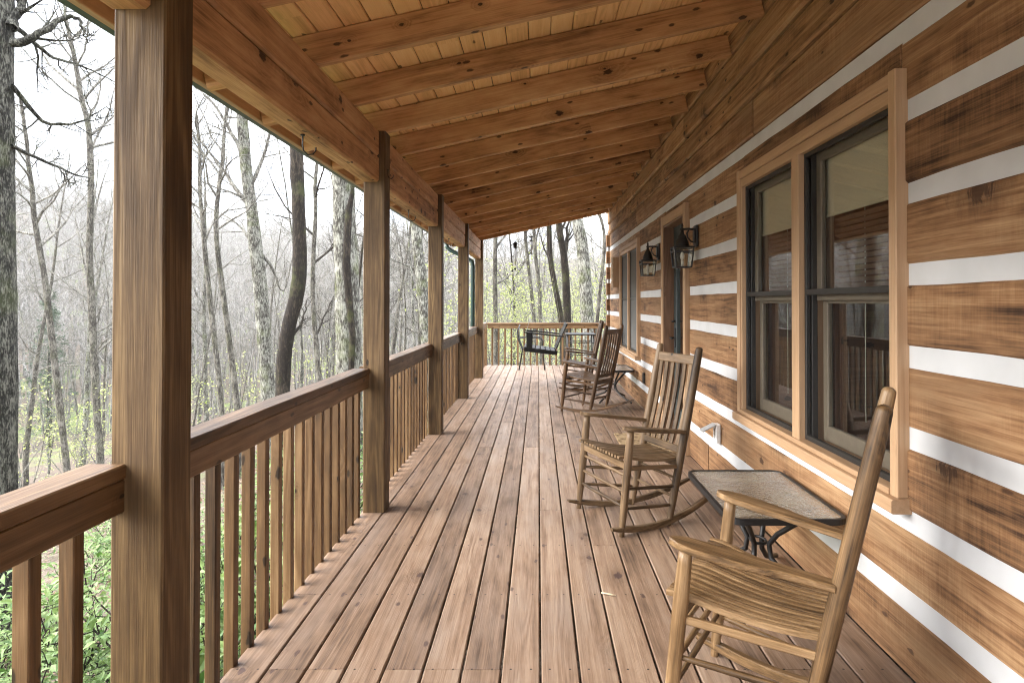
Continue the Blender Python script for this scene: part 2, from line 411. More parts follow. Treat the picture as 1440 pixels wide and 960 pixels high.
# ------------------------------------------------------------------ deck
SEAM, PITCH = 0.008, 0.1455
DX0, DX1, DEND, WALL_END = -1.156, 1.346, 13.97, 12.06
def build_deck():
    mb = MB(); r = random.Random(5); gap = .008
    k = -8
    while True:
        x0 = SEAM + PITCH * k; x1 = x0 + PITCH
        if k == 8: x1 = DX1 + .012
        if x0 > 4.0: break
        if k >= 9:
            x0 += .02; x1 += .02
        y = -3.0 if k < 9 else WALL_END + .02
        first = True
        while y < DEND - .01:
            L = r.choice((3.66, 4.27, 4.88, 4.88))
            if first: L = r.uniform(.3, 4.5); first = False
            y1 = y + L
            y1 = 2.40 + .61 * round((y1 - 2.40) / .61)
            if k == -2 and y < 2.3 < y1 + 2: y1 = 2.40 if y < 2.2 else y1
            if k == -8 and y < 3.0 <= y1: y1 = 3.01
            if y1 > DEND - .5: y1 = DEND
            if y1 <= y + .2: y1 = y + .61
            mb.bar(((x0 + x1) / 2, y + .0015, -.015), ((x0 + x1) / 2, y1 - .0015, -.015), x1 - x0 - gap + r.uniform(-.0012, .0012), .03 + r.uniform(0, .0015), Z, .004, r.random())
            y = y1
        k += 1
    # rim, joists and stilts under the boards
    mb.box(DX0 + .012, DX0 + .05, -3, DEND - .02, -.26, -.034, tint=.3)
    mb.box(DX0 + .06, 4, DEND - .06, DEND - .02, -.26, -.034, tint=.3)
    yy = 2.40 - .61 * 8
    while yy < DEND - .1:
        mb.box(DX0 + .055, 1.30, yy - .02, yy + .02, -.25, -.036, tint=.1); yy += .61
    for yy in (1.78, 4.24, 6.7, 9.15, 11.6, 13.8):
        mb.box(DX0 + .06, DX0 + .2, yy - .07, yy + .07, ground_z(DX0, yy) - .3, -.262, tint=.3)
    return tag(mb.build('deck', M['deck']), kind='structure')
build_deck()

# ------------------------------------------------------------------ log cabin
WX = DX1
cabin = thing('log_cabin', 'log cabin with square hewn brown logs and white chinking along the porch', 'cabin')
WIN = [(2.334, 4.208), (8.46, 10.334)]
DOOR = (5.70, 6.82)
OPEN = [(a + .03, b - .03, .625, 2.19) for a, b in WIN] + [(DOOR[0] + .05, DOOR[1] - .05, -.1, 2.19)]
Y0, Y1 = -3.0, WALL_END
def segs(z0, z1):
    """pieces of a course left by the openings"""
    ev = [(Y0, Y1, z0, z1)]
    for a, b, c, d in sorted(OPEN):
        new = []
        for (s, e, p, q) in ev:
            if q <= c + .004 or p >= d - .004 or e <= a or s >= b: new.append((s, e, p, q)); continue
            if s < a: new.append((s, a, p, q))
            if b < e: new.append((b, e, p, q))
            if p < c - .012: new.append((a, b, p, c))
            if q > d + .012: new.append((a, b, d, q))
        ev = new
    return ev
wall = MB(); chk = MB(); r5 = random.Random(21)
courses = [(.004, .24)] + [(.311 + .298 * k, .538 + .298 * k) for k in range(7)] + [(2.41, 2.635)]
tints = {}
for ci, (z0, z1) in enumerate(courses):
    breaks = []
    yb = Y0 + r5.uniform(2, 6)
    while yb < Y1: breaks.append(yb); yb += r5.uniform(3, 6.5)
    if ci == 8: breaks = [-1.1, 3.98, 8.7]
    if ci in (1, 2, 3, 4, 5): breaks = []
    for (s, e, p, q) in segs(z0, z1):
        cuts = [s] + [b for b in breaks if s + .3 < b < e - .3] + [e]
        for a, b in zip(cuts, cuts[1:]):
            xo = r5.uniform(-.005, .003) - (.012 if ci == 8 and 3.9 < a < 5 else 0)
            n = max(2, int((b - a) / .22))
            wall.bar((WX + xo + .075, a + (.002 if a in breaks else 0), (p + q) / 2), (WX + xo + .075, b - (.002 if b in breaks else 0), (p + q) / 2), .15, q - p, Z, .010, r5.random(), n, .002)
for k in range(8):
    for (s, e, p, q) in segs(.232 + .298 * k, .319 + .298 * k):
        n = max(2, int((e - s) / .15)); chk.bar((WX + .058, s, (p + q) / 2), (WX + .058, e, (p + q) / 2), .105, q - p, Z, .002, .5, n, .0008)
wo = wall.build('log_wall', M['log'], cabin); chk.build('chinking', M['chink'], wo)
sd = MB()
for i, (z0, z1, x) in enumerate(((2.638, 2.822, 1.318), (2.826, 3.022, 1.298), (3.026, 3.26, 1.28))):
    for a, b in ((Y0, 1.2), (1.202, 5.7), (5.702, 9.4), (9.402, Y1)):
        sd.bar((x + .04, a, (z0 + z1) / 2), (x + .04, b, (z0 + z1) / 2), .08, z1 - z0, Z, .016, None, max(2, int((b - a) / .3)), .002)
sd.build('upper_siding', M['log2'], cabin)
# far gable wall and its crossing log ends
gw = MB(); gc = MB()
for ci, (z0, z1) in enumerate(courses + [(2.64, 3.26)]):
    gw.bar((1.50, Y1 + .075, (z0 + z1) / 2), (6.2, Y1 + .075, (z0 + z1) / 2), .15, z1 - z0, Z, .01, None, 12, .004)
    if ci < 9: gw.bar((WX - .062, Y1 + .02, (z0 + z1) / 2), (1.50, Y1 + .02, (z0 + z1) / 2), .15, z1 - z0 - .004, Z, .012, .2, 1, 0)
for k in range(8):
    gc.box(WX - .035, 6.2, Y1 + .006, Y1 + .11, .234 + .298 * k, .317 + .298 * k, .002, .5)
g_o = gw.build('gable_wall', M['log'], cabin); gc.build('chinking', M['chink'], g_o)
rs = MB()
rs.box(1.62, 6.1, Y0, Y1 - .05, -.12, -.05, grain='y', tint=.4); rs.box(1.55, 6.1, Y0, Y1 - .05, 2.46, 2.5, grain='y', tint=.5)
rs.box(6.0, 6.1, Y0, Y1 - .05, -.05, 2.46, grain='y', tint=.5); rs.box(1.55, 6.0, Y0, Y0 + .05, -.05, 2.46, grain='x')
rs.box(1.55, 6.0, 4.9, 4.98, -.05, 2.46, grain='x', tint=.3); rs.box(1.55, 6.0, 7.5, 7.58, -.05, 2.46, grain='x', tint=.3)
rs.build('room_shell', M['inner'], cabin)
rf = MB(); rf.bar((1.30, (Y0 + Y1) / 2 + .1, 3.30), (6.6, (Y0 + Y1) / 2 + .1, 4.6), Y1 - Y0 + .3, .06, Z, .005, .5); rf.build('roof', M['shingle'], cabin)

CX = 1.3045          # casing face
def make_window(y0, y1, dark):
    w = MB()
    # casing with a stepped inner frame
    for a, b in ((y0, y0 + .05), (y1 - .05, y1)):
        w.box(CX, WX + .03, a, b, .655, 2.222, .004, None, 'z')
    w.box(CX + .002, WX + .03, y0 + .05, y1 - .05, 2.166, 2.220, .004)
    for a, b in ((y0 + .05, y0 + .068), (y1 - .068, y1 - .05)):
        w.box(CX + .012, WX + .14, a, b, .66, 2.164, .003, None, 'z')
    w.box(CX + .012, WX + .14, y0 + .068, y1 - .068, 2.112, 2.164, .003)
    ym = (y0 + y1) / 2
    w.box(CX + .006, WX + .14, ym - .043, ym + .043, .66, 2.112, .004, None, 'z')
    win = w.build('window', M['trim'], cabin)
    s = MB(); s.box(CX - .028, WX + .14, y0 - .012, y1 + .012, .600, .652, .005, .55); s.box(CX - .004, WX + .14, y0 + .05, y1 - .05, .652, .676, .003, .4)
    s.build('sill', M['trim'], win)
    fr, sa, gl, sc, sh, bl, ic = MB(), MB(), MB(), MB(), MB(), MB(), MB()
    for a, b in ((y0 + .068, ym - .043), (ym + .043, y1 - .068)):
        zb, zt, zm = .68, 2.112, 1.405
        # dark screen frame and tracks
        x0, x1 = WX - .004, WX + .016
        for q, p in ((a, a + .022), (b - .022, b)): fr.box(x0, x1, q, p, zb, zt, .002, .5, 'z')
        fr.box(x0, x1, a + .022, b - .022, zb, zb + .025, .002); fr.box(x0, x1, a + .022, b - .022, zt - .022, zt, .002)
        fr.box(x0, x1, a + .022, b - .022, zm - .002, zm + .026, .002)
        for q, p in ((a, a + .03), (b - .03, b)): fr.box(x1 + .006, WX + .05, q, p, zb, zt, .002, .5, 'z')
        # sashes
        for z0, z1, xs in ((zb + .004, zm, WX + .075), (zm - .03, zt - .004, WX + .045)):
            for q, p in ((a + .03, a + .082), (b - .082, b - .03)): sa.box(xs, xs + .028, q, p, z0, z1, .004, None, 'z')
            hb = .075 if z0 < 1 else .04
            sa.box(xs, xs + .028, a + .082, b - .082, z0, z0 + hb, .004); sa.box(xs, xs + .028, a + .082, b - .082, z1 - .045, z1, .004)
            gl.add([(xs + .012, a + .08, z0 + hb - .01), (xs + .012, b - .08, z0 + hb - .01), (xs + .012, b - .08, z1 - .04), (xs + .012, a + .08, z1 - .04)], [(0, 1, 2, 3)])
        sc.add([(WX + .006, a + .02, zb + .02), (WX + .006, b - .02, zb + .02), (WX + .006, b - .02, zt - .02), (WX + .006, a + .02, zt - .02)], [(0, 1, 2, 3)])
        # roller shade and lowered wooden blind behind it, with pull cord
        sh.box(WX + .085, WX + .088, a + .05, b - .05, 1.80, 2.10, .001, .5); sh.box(WX + .080, WX + .094, a + .05, b - .05, 1.785, 1.80, .003, .5)
        z = 1.77
        while z > 1.43:
            bl.bar((WX + .130, a + .07, z), (WX + .130, b - .07, z), .03, .003, Vector((.5, 0, .85)), .0005); z -= .027
        sh.tube([(WX + .15, b - .30, 2.0), (WX + .15, b - .30, .82)], .0022, 5, .5)
        for q, p in ((a - .005, a + .05), (b - .05, b + .005)): ic.box(WX + .15, WX + .17, q, p, .62, 2.2, .003, None, 'z')
        ic.box(WX + .15, WX + .17, a + .05, b - .05, .60, .70, .003)
    fr.build('screen_frame', M['bronze'], win); sa.build('sash', M['sash'], win); gl.build('pane', M['glass'], win)
    sc.build('insect_screen', M['screen2'] if dark else M['screen'], win)
    sh.build('roller_shade', M['shade'], win); bl.build('blind', M['blind'], win); ic.build('interior_casing', M['inner'], win)
for i, (a, b) in enumerate(WIN): make_window(a, b, i == 1)
# door
d0, d1 = DOOR
dc = MB()
for a, b in ((d0, d0 + .085), (d1 - .085, d1)): dc.box(CX, WX + .03, a, b, .004, 2.26, .004, None, 'z')
dc.box(CX + .002, WX + .03, d0 + .085, d1 - .085, 2.17, 2.258, .004)
dcas = dc.build('door_casing', M['trim'], cabin)
jm = MB()
for a, b in ((d0 + .085, d0 + .105), (d1 - .105, d1 - .085)): jm.box(CX + .012, WX + .15, a, b, .004, 2.168, .002, None, 'z')
jm.box(CX + .012, WX + .15, d0 + .105, d1 - .105, 2.148, 2.168, .002)
jm.box(CX - .01, WX + .15, d0 + .105, d1 - .105, .004, .03, .004)
jm.build('jamb', M['darkwood'], dcas)
dr = MB(); a, b, x0, x1 = d0 + .108, d1 - .108, WX + .075, WX + .115
for q, p in ((a, a + .12), (b - .12, b)): dr.box(x0, x1, q, p, .034, 2.145, .004, None, 'z')
dr.box(x0, x1, a + .12, b - .12, .034, .28, .004); dr.box(x0, x1, a + .12, b - .12, 2.0, 2.145, .004)
door = dr.build('door', M['doorpaint'], cabin)
g = MB(); g.add([(x0 + .02, a + .115, .27), (x0 + .02, b - .115, .27), (x0 + .02, b - .115, 2.01), (x0 + .02, a + .115, 2.01)], [(0, 1, 2, 3)]); g.build('pane', M['glass'], door)
cu = MB(); n = 60; vs = []
for i in range(n + 1):
    y = a + .13 + (b - a - .26) * i / n
    for z in (.3, 1.98): vs.append((x1 + .05 + .018 * math.sin(i * 1.1), y, z))
cu.add(vs, [(2 * i, 2 * i + 2, 2 * i + 3, 2 * i + 1) for i in range(n)], None, .5, True); cu.build('curtain', plain('pale_curtain', (.45, .48, .5), .9), door)
h = MB(); h.box(x0 - .012, x0 + .001, b - .10, b - .05, .90, 1.10, .004, .5, 'z'); h.tube([(x0 - .012, b - .075, 1.0), (x0 - .055, b - .075, 1.0), (x0 - .06, b - .10, 1.0), (x0 - .055, b - .18, .995)], .009, 8, .5); h.lathe([(.0, 0), (.02, 0), (.02, .02), (0, .02)], (x0 - .02, b - .075, 1.16)); h.build('handle', M['black'], door)

# ------------------------------------------------------------------ porch roof, posts, beams
BAY, P0, PW = 2.457, 1.71, .14
PY = [P0 + BAY * i for i in range(-2, 5)]
roof = thing('porch_roof', 'sloping porch roof with orange brown rafters under tongue and groove boards', 'porch roof', (0, 0, 2.49))
def rl(p): return (p[0], p[1], p[2] - 2.49)
SL = .221
def rz(x): return 2.49 + SL * (x + 1.04)      # underside of the rafters
for k in range(-11, 13):
    y = 4.229 + .6143 * k
    m = MB(); dz = .072
    m.bar(rl((-1.575, y + .026, rz(-1.575) + dz)), rl((1.268, y + .026, rz(1.268) + dz)), .052, .145, Z, .004, None, 6, .001)
    m.build('rafter', M['beam'], roof)
rb = MB(); x = -1.66; xr = random.Random(8)
while x < 1.30:
    ww = .1235
    y = -2.7
    while y < 11.70:
        y1 = min(y + xr.choice((1.84, 2.457, 3.07, 3.69)), 11.70)
        if y1 > 11.2: y1 = 11.70
        p = Vector((x + ww / 2, y, rz(x + ww / 2) + .16)); q = Vector((x + ww / 2, y1, p.z))
        up = Vector((-SL, 0, 1)).normalized()
        rb.bar(rl(p), rl(q), ww * 1.024 - .004, .02, up, .011, xr.random() * (1 if xr.random() < .8 else 1.5)); y = y1
    x += ww
rb.build('ceiling_boards', M['roofboard'], roof)
sg = MB(); sg.bar(rl((-1.70, 4.5, rz(-1.70) + .195)), rl((1.34, 4.5, rz(1.34) + .195)), 14.5, .03, Z, .004); sg.build('shingles', M['shingle'], roof)
fa = MB(); fa.box(-1.612, -1.577, -2.7, 11.68, 2.395 - 2.49, 2.56 - 2.49, .004, .6); fa.build('fascia', M['trim'], roof)
gu = MB()
gp = [(-1.616, 2.53), (-1.616, 2.415), (-1.66, 2.405), (-1.70, 2.43), (-1.715, 2.53), (-1.705, 2.53), (-1.692, 2.435), (-1.66, 2.415), (-1.622, 2.424), (-1.622, 2.53)]
gu.rings([[Vector((a, y, b - 2.49)) for a, b in gp] for y in (-2.7, 4, 11.7)], None, .5); gu.build('gutter', M['green'], roof)
ds = MB(); ds.tube([rl(p) for p in ((-1.66, 11.57, 2.42), (-1.65, 11.57, 2.36), (-1.58, 11.57, 2.30), (-1.30, 11.57, 2.17), (-1.20, 11.57, 2.11), (-1.185, 11.57, 2.02), (-1.185, 11.57, -.9))], .038, 10, .5); ds.build('downspout', M['green'], roof)
for i in range(len(PY) - 1):
    a, b = PY[i] + PW + .002, PY[i + 1] - .002
    for z0, z1 in ((2.15, 2.317), (2.321, 2.488)):
        m = MB(); m.box(-1.153, -1.04, a, b, z0 - 2.49, z1 - 2.49, .012, None, 'y', 8, .0015); m.build('beam', M['beam'], roof)
post_labels = ['square brown post behind the camera end of the railing', 'square brown post next before the nearest one in view', 'big square brown post nearest the viewer, pale grain on its front', 'second square brown post, at the end of the first full railing bay',
               'third square brown post, knot low on its front', 'fourth square brown post, the green downspout elbow beside it', 'last square brown post under the roof end, beside the green downspout']
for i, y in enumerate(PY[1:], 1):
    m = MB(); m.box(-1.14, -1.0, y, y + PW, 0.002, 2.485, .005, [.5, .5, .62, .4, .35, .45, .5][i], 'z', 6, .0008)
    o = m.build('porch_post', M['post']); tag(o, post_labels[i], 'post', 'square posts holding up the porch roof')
# hooks under the beams
hook = MB(); hook.tube([(0, 0, .02), (0, 0, -.05), (.004, .0, -.075), (.02, .01, -.092), (.042, .02, -.088), (.052, .026, -.07), (.053, .027, -.055)], .0035, 6, .5)
hook.lathe([(.0, -.001), (.011, -.001), (.011, -.006), (0, -.006)], (0, 0, 0), 10)
hk0 = None
hl = ['black metal hook under the beam in the nearest open bay', 'black metal hook under the beam in the bay between second and third post', 'black metal hook under the beam just before the fourth post']
for y, lb in zip((2.98, 5.42, 7.86), hl):
    if hk0 is None: hk0 = o = hook.build('hook', M['black'])
    else: o = hk0.copy(); col.objects.link(o)
    o.location = (-1.10, y, 2.149); tag(o, lb, 'hook', 'hooks under the porch beams')
sh = MB(); sh.tube([(0, 0, .03), (.0, 0, 0), (.008, 0, -.02), (.024, 0, -.026), (.036, 0, -.014), (.037, 0, .0)], .003, 6, .5); sh.lathe([(0, .028), (.010, .028), (.010, .034), (0, .034)])
o = sh.build('hook', M['black']); o.location = (-.999, PY[3] + .07, 2.21); tag(o, 'small black hook screwed into the second post beside the beam', 'hook')

# ------------------------------------------------------------------ railings
def railing(name, label, y0, y1, bal, group):
    t = thing(name, label, 'railing', (-1.12, (y0 + y1) / 2, 0), 0, group)
    L = (y1 - y0) / 2
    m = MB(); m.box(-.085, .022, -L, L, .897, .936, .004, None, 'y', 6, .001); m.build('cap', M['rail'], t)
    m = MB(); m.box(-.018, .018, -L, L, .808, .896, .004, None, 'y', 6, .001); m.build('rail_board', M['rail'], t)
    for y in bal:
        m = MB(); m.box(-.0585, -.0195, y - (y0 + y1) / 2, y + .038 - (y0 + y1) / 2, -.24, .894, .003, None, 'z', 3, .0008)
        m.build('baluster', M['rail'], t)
BAL = [2.269 + .1385 * k for k in range(-20, 84)]
rail_labels = {0: 'railing beside the viewer, at the near side of the biggest post', 1: 'full railing bay between the first and second posts',
               2: 'railing bay between the second and third posts', 3: 'railing bay between the third and fourth posts', 4: 'railing bay between the fourth and fifth posts, by the downspout'}
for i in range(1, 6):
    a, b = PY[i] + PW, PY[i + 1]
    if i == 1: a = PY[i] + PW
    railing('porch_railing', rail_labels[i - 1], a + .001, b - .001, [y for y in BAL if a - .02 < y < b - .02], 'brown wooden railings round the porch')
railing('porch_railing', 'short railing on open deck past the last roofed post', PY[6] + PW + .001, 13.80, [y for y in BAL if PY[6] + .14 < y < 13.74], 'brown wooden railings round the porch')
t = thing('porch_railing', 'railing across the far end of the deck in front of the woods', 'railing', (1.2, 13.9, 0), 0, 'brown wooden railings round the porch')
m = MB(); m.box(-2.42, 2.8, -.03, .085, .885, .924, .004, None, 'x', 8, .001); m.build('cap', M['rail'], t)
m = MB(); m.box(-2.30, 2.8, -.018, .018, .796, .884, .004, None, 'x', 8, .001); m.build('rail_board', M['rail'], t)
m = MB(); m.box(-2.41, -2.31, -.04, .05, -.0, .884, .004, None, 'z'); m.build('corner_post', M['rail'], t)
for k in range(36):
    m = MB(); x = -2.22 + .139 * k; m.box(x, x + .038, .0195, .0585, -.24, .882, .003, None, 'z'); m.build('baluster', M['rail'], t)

# ------------------------------------------------------------------ rocking chairs
ROCK = .104
def rk(x, y, z):
    c, s = math.cos(ROCK), math.sin(ROCK); return Vector((x, y * c - z * s, y * s + z * c))
def post_y(z): return -.183 - .11 * z
def make_rocker(label, loc, rotz, group):
    t = thing('rocking_chair', label, 'rocking chair', loc, rotz, group); W = M['chair']
    for sx in (-1, 1):
        # runner: swept arc on the ground
        m = MB(); rs, wcs = [], []
        N = 22
        for k in range(N + 1):
            y = .255 - (.255 + .60) * k / N
            yc = -.06; zb = (y - yc) ** 2 / 2.15
            xx = sx * (.28 + (.217 - .28) * (.18 - y) / .38)
            th = .034 if 2 < k < N - 2 else (.034 * (.45 + .55 * min(k, N - k) / 3))
            w = .016
            rs.append([Vector((xx - w, y, zb + .001)), Vector((xx + w, y, zb + .001)), Vector((xx + w, y, zb + th - .004)), Vector((xx + w - .004, y, zb + th)), Vector((xx - w + .004, y, zb + th)), Vector((xx - w, y, zb + th - .004))])
            wcs += [(y + sx, xx + a, b) for a, b in ((-w, 0), (w, 0), (w, th), (w, th), (-w, th), (-w, th))]
        m.rings(rs, wcs, rng.random()); m.build('runner', W, t)
        m = MB(); m.tube([rk(sx * .28, .182, z) for z in (-.045, .0, .06, .14, .25, .36, .45, .55, .594)], [.013, .0155, .019, .0225, .0235, .0245, .0245, .0225, .021], 12); m.build('leg', W, t)
        m = MB(); zs = (.0, .03, .08, .16, .3, .45, .6, .8, .95, 1.06, 1.105)
        m.tube([rk(sx * .217, post_y(z), z) for z in zs], [.014, .016, .020, .0235, .025, .026, .027, .0265, .0255, .0245, .0225], 12, None, True, True); m.build('back_post', W, t)
        # armrest: shaped board
        m = MB(); rs, wcs = [], []
        ya, yb_ = .182 + .052, post_y(.59) + .012
        for k in range(15):
            q = k / 14; y = ya + (yb_ - ya) * q
            xin = .28 + (.217 - .28) * q - (.037 - .015 * q); xout = .28 + (.217 - .28) * q + .040 + .022 * math.sin(min(q * 1.35, 1) * math.pi) - .012 * q
            if k == 0: xin += .026; xout -= .026
            if k == 1: xin += .006; xout -= .006
            z = .596 - .018 * q; th = .022
            c = .004
            pts = [(xin, z + c), (xin + c, z), (xout - c, z), (xout, z + c), (xout, z + th - c), (xout - c, z + th), (xin + c, z + th), (xin, z + th - c)]
            rs.append([rk(sx * a, y, b) for a, b in (pts if sx > 0 else pts[::-1])]); wcs += [(y + sx * 3, a, b) for a, b in (pts if sx > 0 else pts[::-1])]
        m.rings(rs, wcs, rng.random()); m.build('armrest', W, t)
        # side stretchers
        m = MB(); m.bar(rk(sx * .279, .182, .375), rk(sx * .2175, post_y(.375), .375), .018, .026, Z, .004); m.build('seat_rail', W, t)
        for z in (.255, .14):
            m = MB(); m.tube([rk(sx * (.28 - .063 * q), .182 + (post_y(z) - .182) * q, z) for q in (0, .15, .5, .85, 1)], [.007, .0095, .011, .0095, .007], 8); m.build('rung', W, t)
    for y, hw, zz in ((.182, .28, (.33, .235, .15)), (None, .217, (.30, .19))):
        for z in zz:
            yy = y if y is not None else post_y(z)
            m = MB(); m.tube([rk(hw * q, yy, z) for q in (-1, -.7, 0, .7, 1)], [.007, .0095, .0115, .0095, .007], 8); m.build('rung', W, t)
    m = MB(); m.bar(rk(-.27, .182, .385), rk(.27, .182, .385), .024, .04, Z, .004); m.build('seat_rail', W, t)
    m = MB(); m.bar(rk(-.21, post_y(.39), .39), rk(.21, post_y(.39), .39), .024, .04, Z, .004); m.build('seat_rail', W, t)
    # slatted seat: slats run front to back over a dished frame
    m = MB(); n = 15
    for i in range(n):
        q = -1 + 2 * i / (n - 1); rs, wcs = [], []; tn = rng.random(); ou = rng.uniform(0, 50)
        for k in range(11):
            y = .235 - .49 * k / 10
            hw = .252 + (.185 - .252) * k / 10
            z = .402 + .026 * ((k - 6) / 5) ** 2 - (.016 if k == 0 else 0) - (.003 if k == 1 else 0)
            w = hw / (n - 1) * .70; x = q * hw; th = .017
            p = [(x - w, z), (x + w, z), (x + w, z + th - .003), (x + w - .003, z + th), (x - w + .003, z + th), (x - w, z + th - .003)]
            rs.append([rk(a, y, b) for a, b in p]); wcs += [(ou + y, a + i, b) for a, b in p]
        m.rings(rs, wcs, tn)
    m.build('seat', W, t)
    # back: two rails and upright slats
    def bp(x, z): return rk(x, post_y(z) + .004, z)
    m = MB(); m.bar(bp(-.205, 1.035), bp(.205, 1.035), .018, .062, rk(0, -.11, 1), .005); m.build('top_rail', W, t)
    m = MB(); m.bar(bp(-.205, .475), bp(.205, .475), .018, .045, rk(0, -.11, 1), .005); m.build('lower_rail', W, t)
    for i in range(6):
        x = -.165 + .33 * i / 5
        m = MB(); rs, wcs = [], []; ou = rng.uniform(0, 50)
        for k in range(7):
            z = .48 + (1.03 - .48) * k / 6; y = post_y(z) + .004 - .014 * math.sin(math.pi * k / 6)
            p = [(x - .018, -.0055), (x + .018, -.0055), (x + .018, .0055), (x - .018, .0055)]
            rs.append([rk(a, y + b, z) for a, b in p]); wcs += [(ou + z, a, b) for a, b in p]
        m.rings(rs, wcs, rng.random()); m.build('back_slat', W, t)
    return t
GR = 'wooden rocking chairs along the log wall'
ch0 = make_rocker('tan wooden rocking chair with a slatted back facing the railing, beside the glass table', (.546, 4.08, 0), R(112.7), GR)
def darken(o, m='chair_backlit'):
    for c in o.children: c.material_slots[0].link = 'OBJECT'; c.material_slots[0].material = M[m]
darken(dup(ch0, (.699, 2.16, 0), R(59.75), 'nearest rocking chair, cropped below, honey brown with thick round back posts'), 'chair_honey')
darken(dup(ch0, (.60, 8.22, 0), R(57), 'brown rocking chair darkened by backlight, beside the small black table under the far window'))
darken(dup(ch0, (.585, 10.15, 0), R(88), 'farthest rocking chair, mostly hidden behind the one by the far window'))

# ------------------------------------------------------------------ side tables
def make_table(label, loc, group):
    t = thing('side_table', label, 'table', loc, 0, group); B = M['black']
    hx, hy, zt = .255, .40, .452
    def rr(hx, hy, r, z):
        out = []
        for cx, cy, a0 in ((hx - r, hy - r, 0), (-hx + r, hy - r, 90), (-hx + r, -hy + r, 180), (hx - r, -hy + r, 270)):
            for k in range(7):
                a = R(a0 + 15 * k); out.append(Vector((cx + r * math.cos(a), cy + r * math.sin(a), z)))
        return out
    m = MB(); m.rings([rr(hx - .012, hy - .012, .05, zt - .008), rr(hx - .012, hy - .012, .05, zt - .001)], None, .5); m.build('glass_top', M['tableglass'], t)
    m = MB()
    o1, o2, i1, i2 = rr(hx, hy, .06, zt - .024), rr(hx, hy, .06, zt + .002), rr(hx - .016, hy - .016, .045, zt + .002), rr(hx - .016, hy - .016, .045, zt - .024)
    n = len(o1); vs = o1 + o2 + i1 + i2
    fs = [(k * n + i, k * n + (i + 1) % n, ((k + 1) % 4) * n + (i + 1) % n, ((k + 1) % 4) * n + i) for k in range(4) for i in range(n)]
    m.add(vs, fs, None, .5, False); m.build('rim', B, t)
    m = MB()
    for sx, sy in ((1, 1), (1, -1), (-1, 1), (-1, -1)):
        ctrl = [(.15, .25, .42), (.11, .18, .36), (.06, .09, .28), (.035, .05, .22), (.04, .06, .16), (.09, .14, .09), (.16, .25, .045), (.205, .325, .02), (.215, .345, .012)]
        m = MB(); m.tube([(sx * a, sy * b, c) for a, b, c in ctrl], .0125, 10); m.build('leg', B, t)
    m = MB(); m.tube([(.036 * math.cos(R(a)) , .052 * math.sin(R(a)), .222) for a in range(0, 361, 30)], .007, 6); m.build('ring', B, t)
    m = MB()
    for s in (-1, 1): m.tube([(s * .15, -.27, .428), (s * .15, .27, .428)], .009, 8); m.tube([(-.235, s * .2, .433), (.235, s * .2, .433)], .007, 8)
    m.build('cross_bar', B, t)
    return t
GT = 'small black patio tables by the wall'
tb0 = make_table('near side table with pebbled glass top and black rim beneath the window', (1.06, 3.10, 0), GT)
dup(tb0, (1.04, 8.98, 0), 0, 'far side table with curved black legs, behind the backlit rocking chair')

# ------------------------------------------------------------------ wall lanterns
def make_lantern(label, loc, group):
    t = thing('wall_lantern', label, 'lantern', loc, 0, group); B = M['black']    # origin on the wall at the plate centre, sticks out to -x
    m = MB(); m.box(-.018, 0, -.055, .055, -.09, .09, .006, .5, 'z'); m.box(-.030, -.018, -.03, .03, -.06, .06, .005, .5, 'z'); m.build('back_plate', B, t)
    m = MB(); m.tube([(-.02, 0, .055), (-.07, 0, .062), (-.105, 0, .06), (-.125, 0, .045)], .009, 8)
    m.tube([(-.02, 0, -.05), (-.05, 0, -.045), (-.08, 0, -.01), (-.085, 0, .025), (-.07, 0, .05)], .007, 8); m.build('arm', B, t)
    cx = -.125
    def sq(h, z): return [Vector((cx + a * h, b * h, z)) for a, b in ((1, 1), (-1, 1), (-1, -1), (1, -1))]
    m = MB(); m.rings([sq(.086, -.100), sq(.084, -.092), sq(.05, -.084)], None, .5); m.lathe([(.0, -.085), (.058, -.084), (.056, -.07), (.05, -.045), (.041, -.022), (.034, -.012), (.036, -.006), (.03, .004), (.018, .018), (.012, .045), (0, .046)], (cx, 0, 0), 18); m.lathe([(.0, .04), (.014, .045), (.018, .06), (.008, .075), (.012, .085), (.004, .11), (0, .115)], (cx, 0, 0), 10); m.build('hood', B, t)
    cg = MB(); zt, zb, ht, hb = -.098, -.262, .079, .064
    for a, b in ((1, 1), (-1, 1), (-1, -1), (1, -1)):
        cg.bar((cx + a * ht, b * ht, zt), (cx + a * hb, b * hb, zb), .012, .012, Vector((0, 1, 0)), .001)
    for k in range(4):
        p, q = [(1, 1), (-1, 1), (-1, -1), (1, -1)][k], [(-1, 1), (-1, -1), (1, -1), (1, 1)][k]
        for f in (.0, .22, 1.0):
            hh = ht + (hb - ht) * f; z = zt + (zb - zt) * f
            cg.bar((cx + p[0] * hh, p[1] * hh, z), (cx + q[0] * hh, q[1] * hh, z), .011, .011, Z, .001)
    cg.rings([sq(.066, zb - .004), sq(.066, zb + .004)], None, .5)
    cg.build('cage', B, t)
    m = MB(); m.rings([sq(ht - .006, zt), sq(hb - .006, zb + .006)], None, .5, False); m.build('glass', M['lampglass'], t)
    m = MB(); m.lathe([(0, zb + .004), (.012, zb + .005), (.012, zb + .055), (.009, zb + .06), (.016, zb + .075), (.019, zb + .095), (.012, zb + .12), (.0, zb + .135)], (cx, 0, 0), 12); m.build('bulb', M['plastic'], t)
    return t
lan = make_lantern('black wall lantern on the near side of the door, clear glass panes', (WX - .004, 5.41, 1.925), 'black wall lanterns beside the door')
dup(lan, (WX - .004, 7.11, 1.925), 0, 'black wall lantern on the far side of the door')

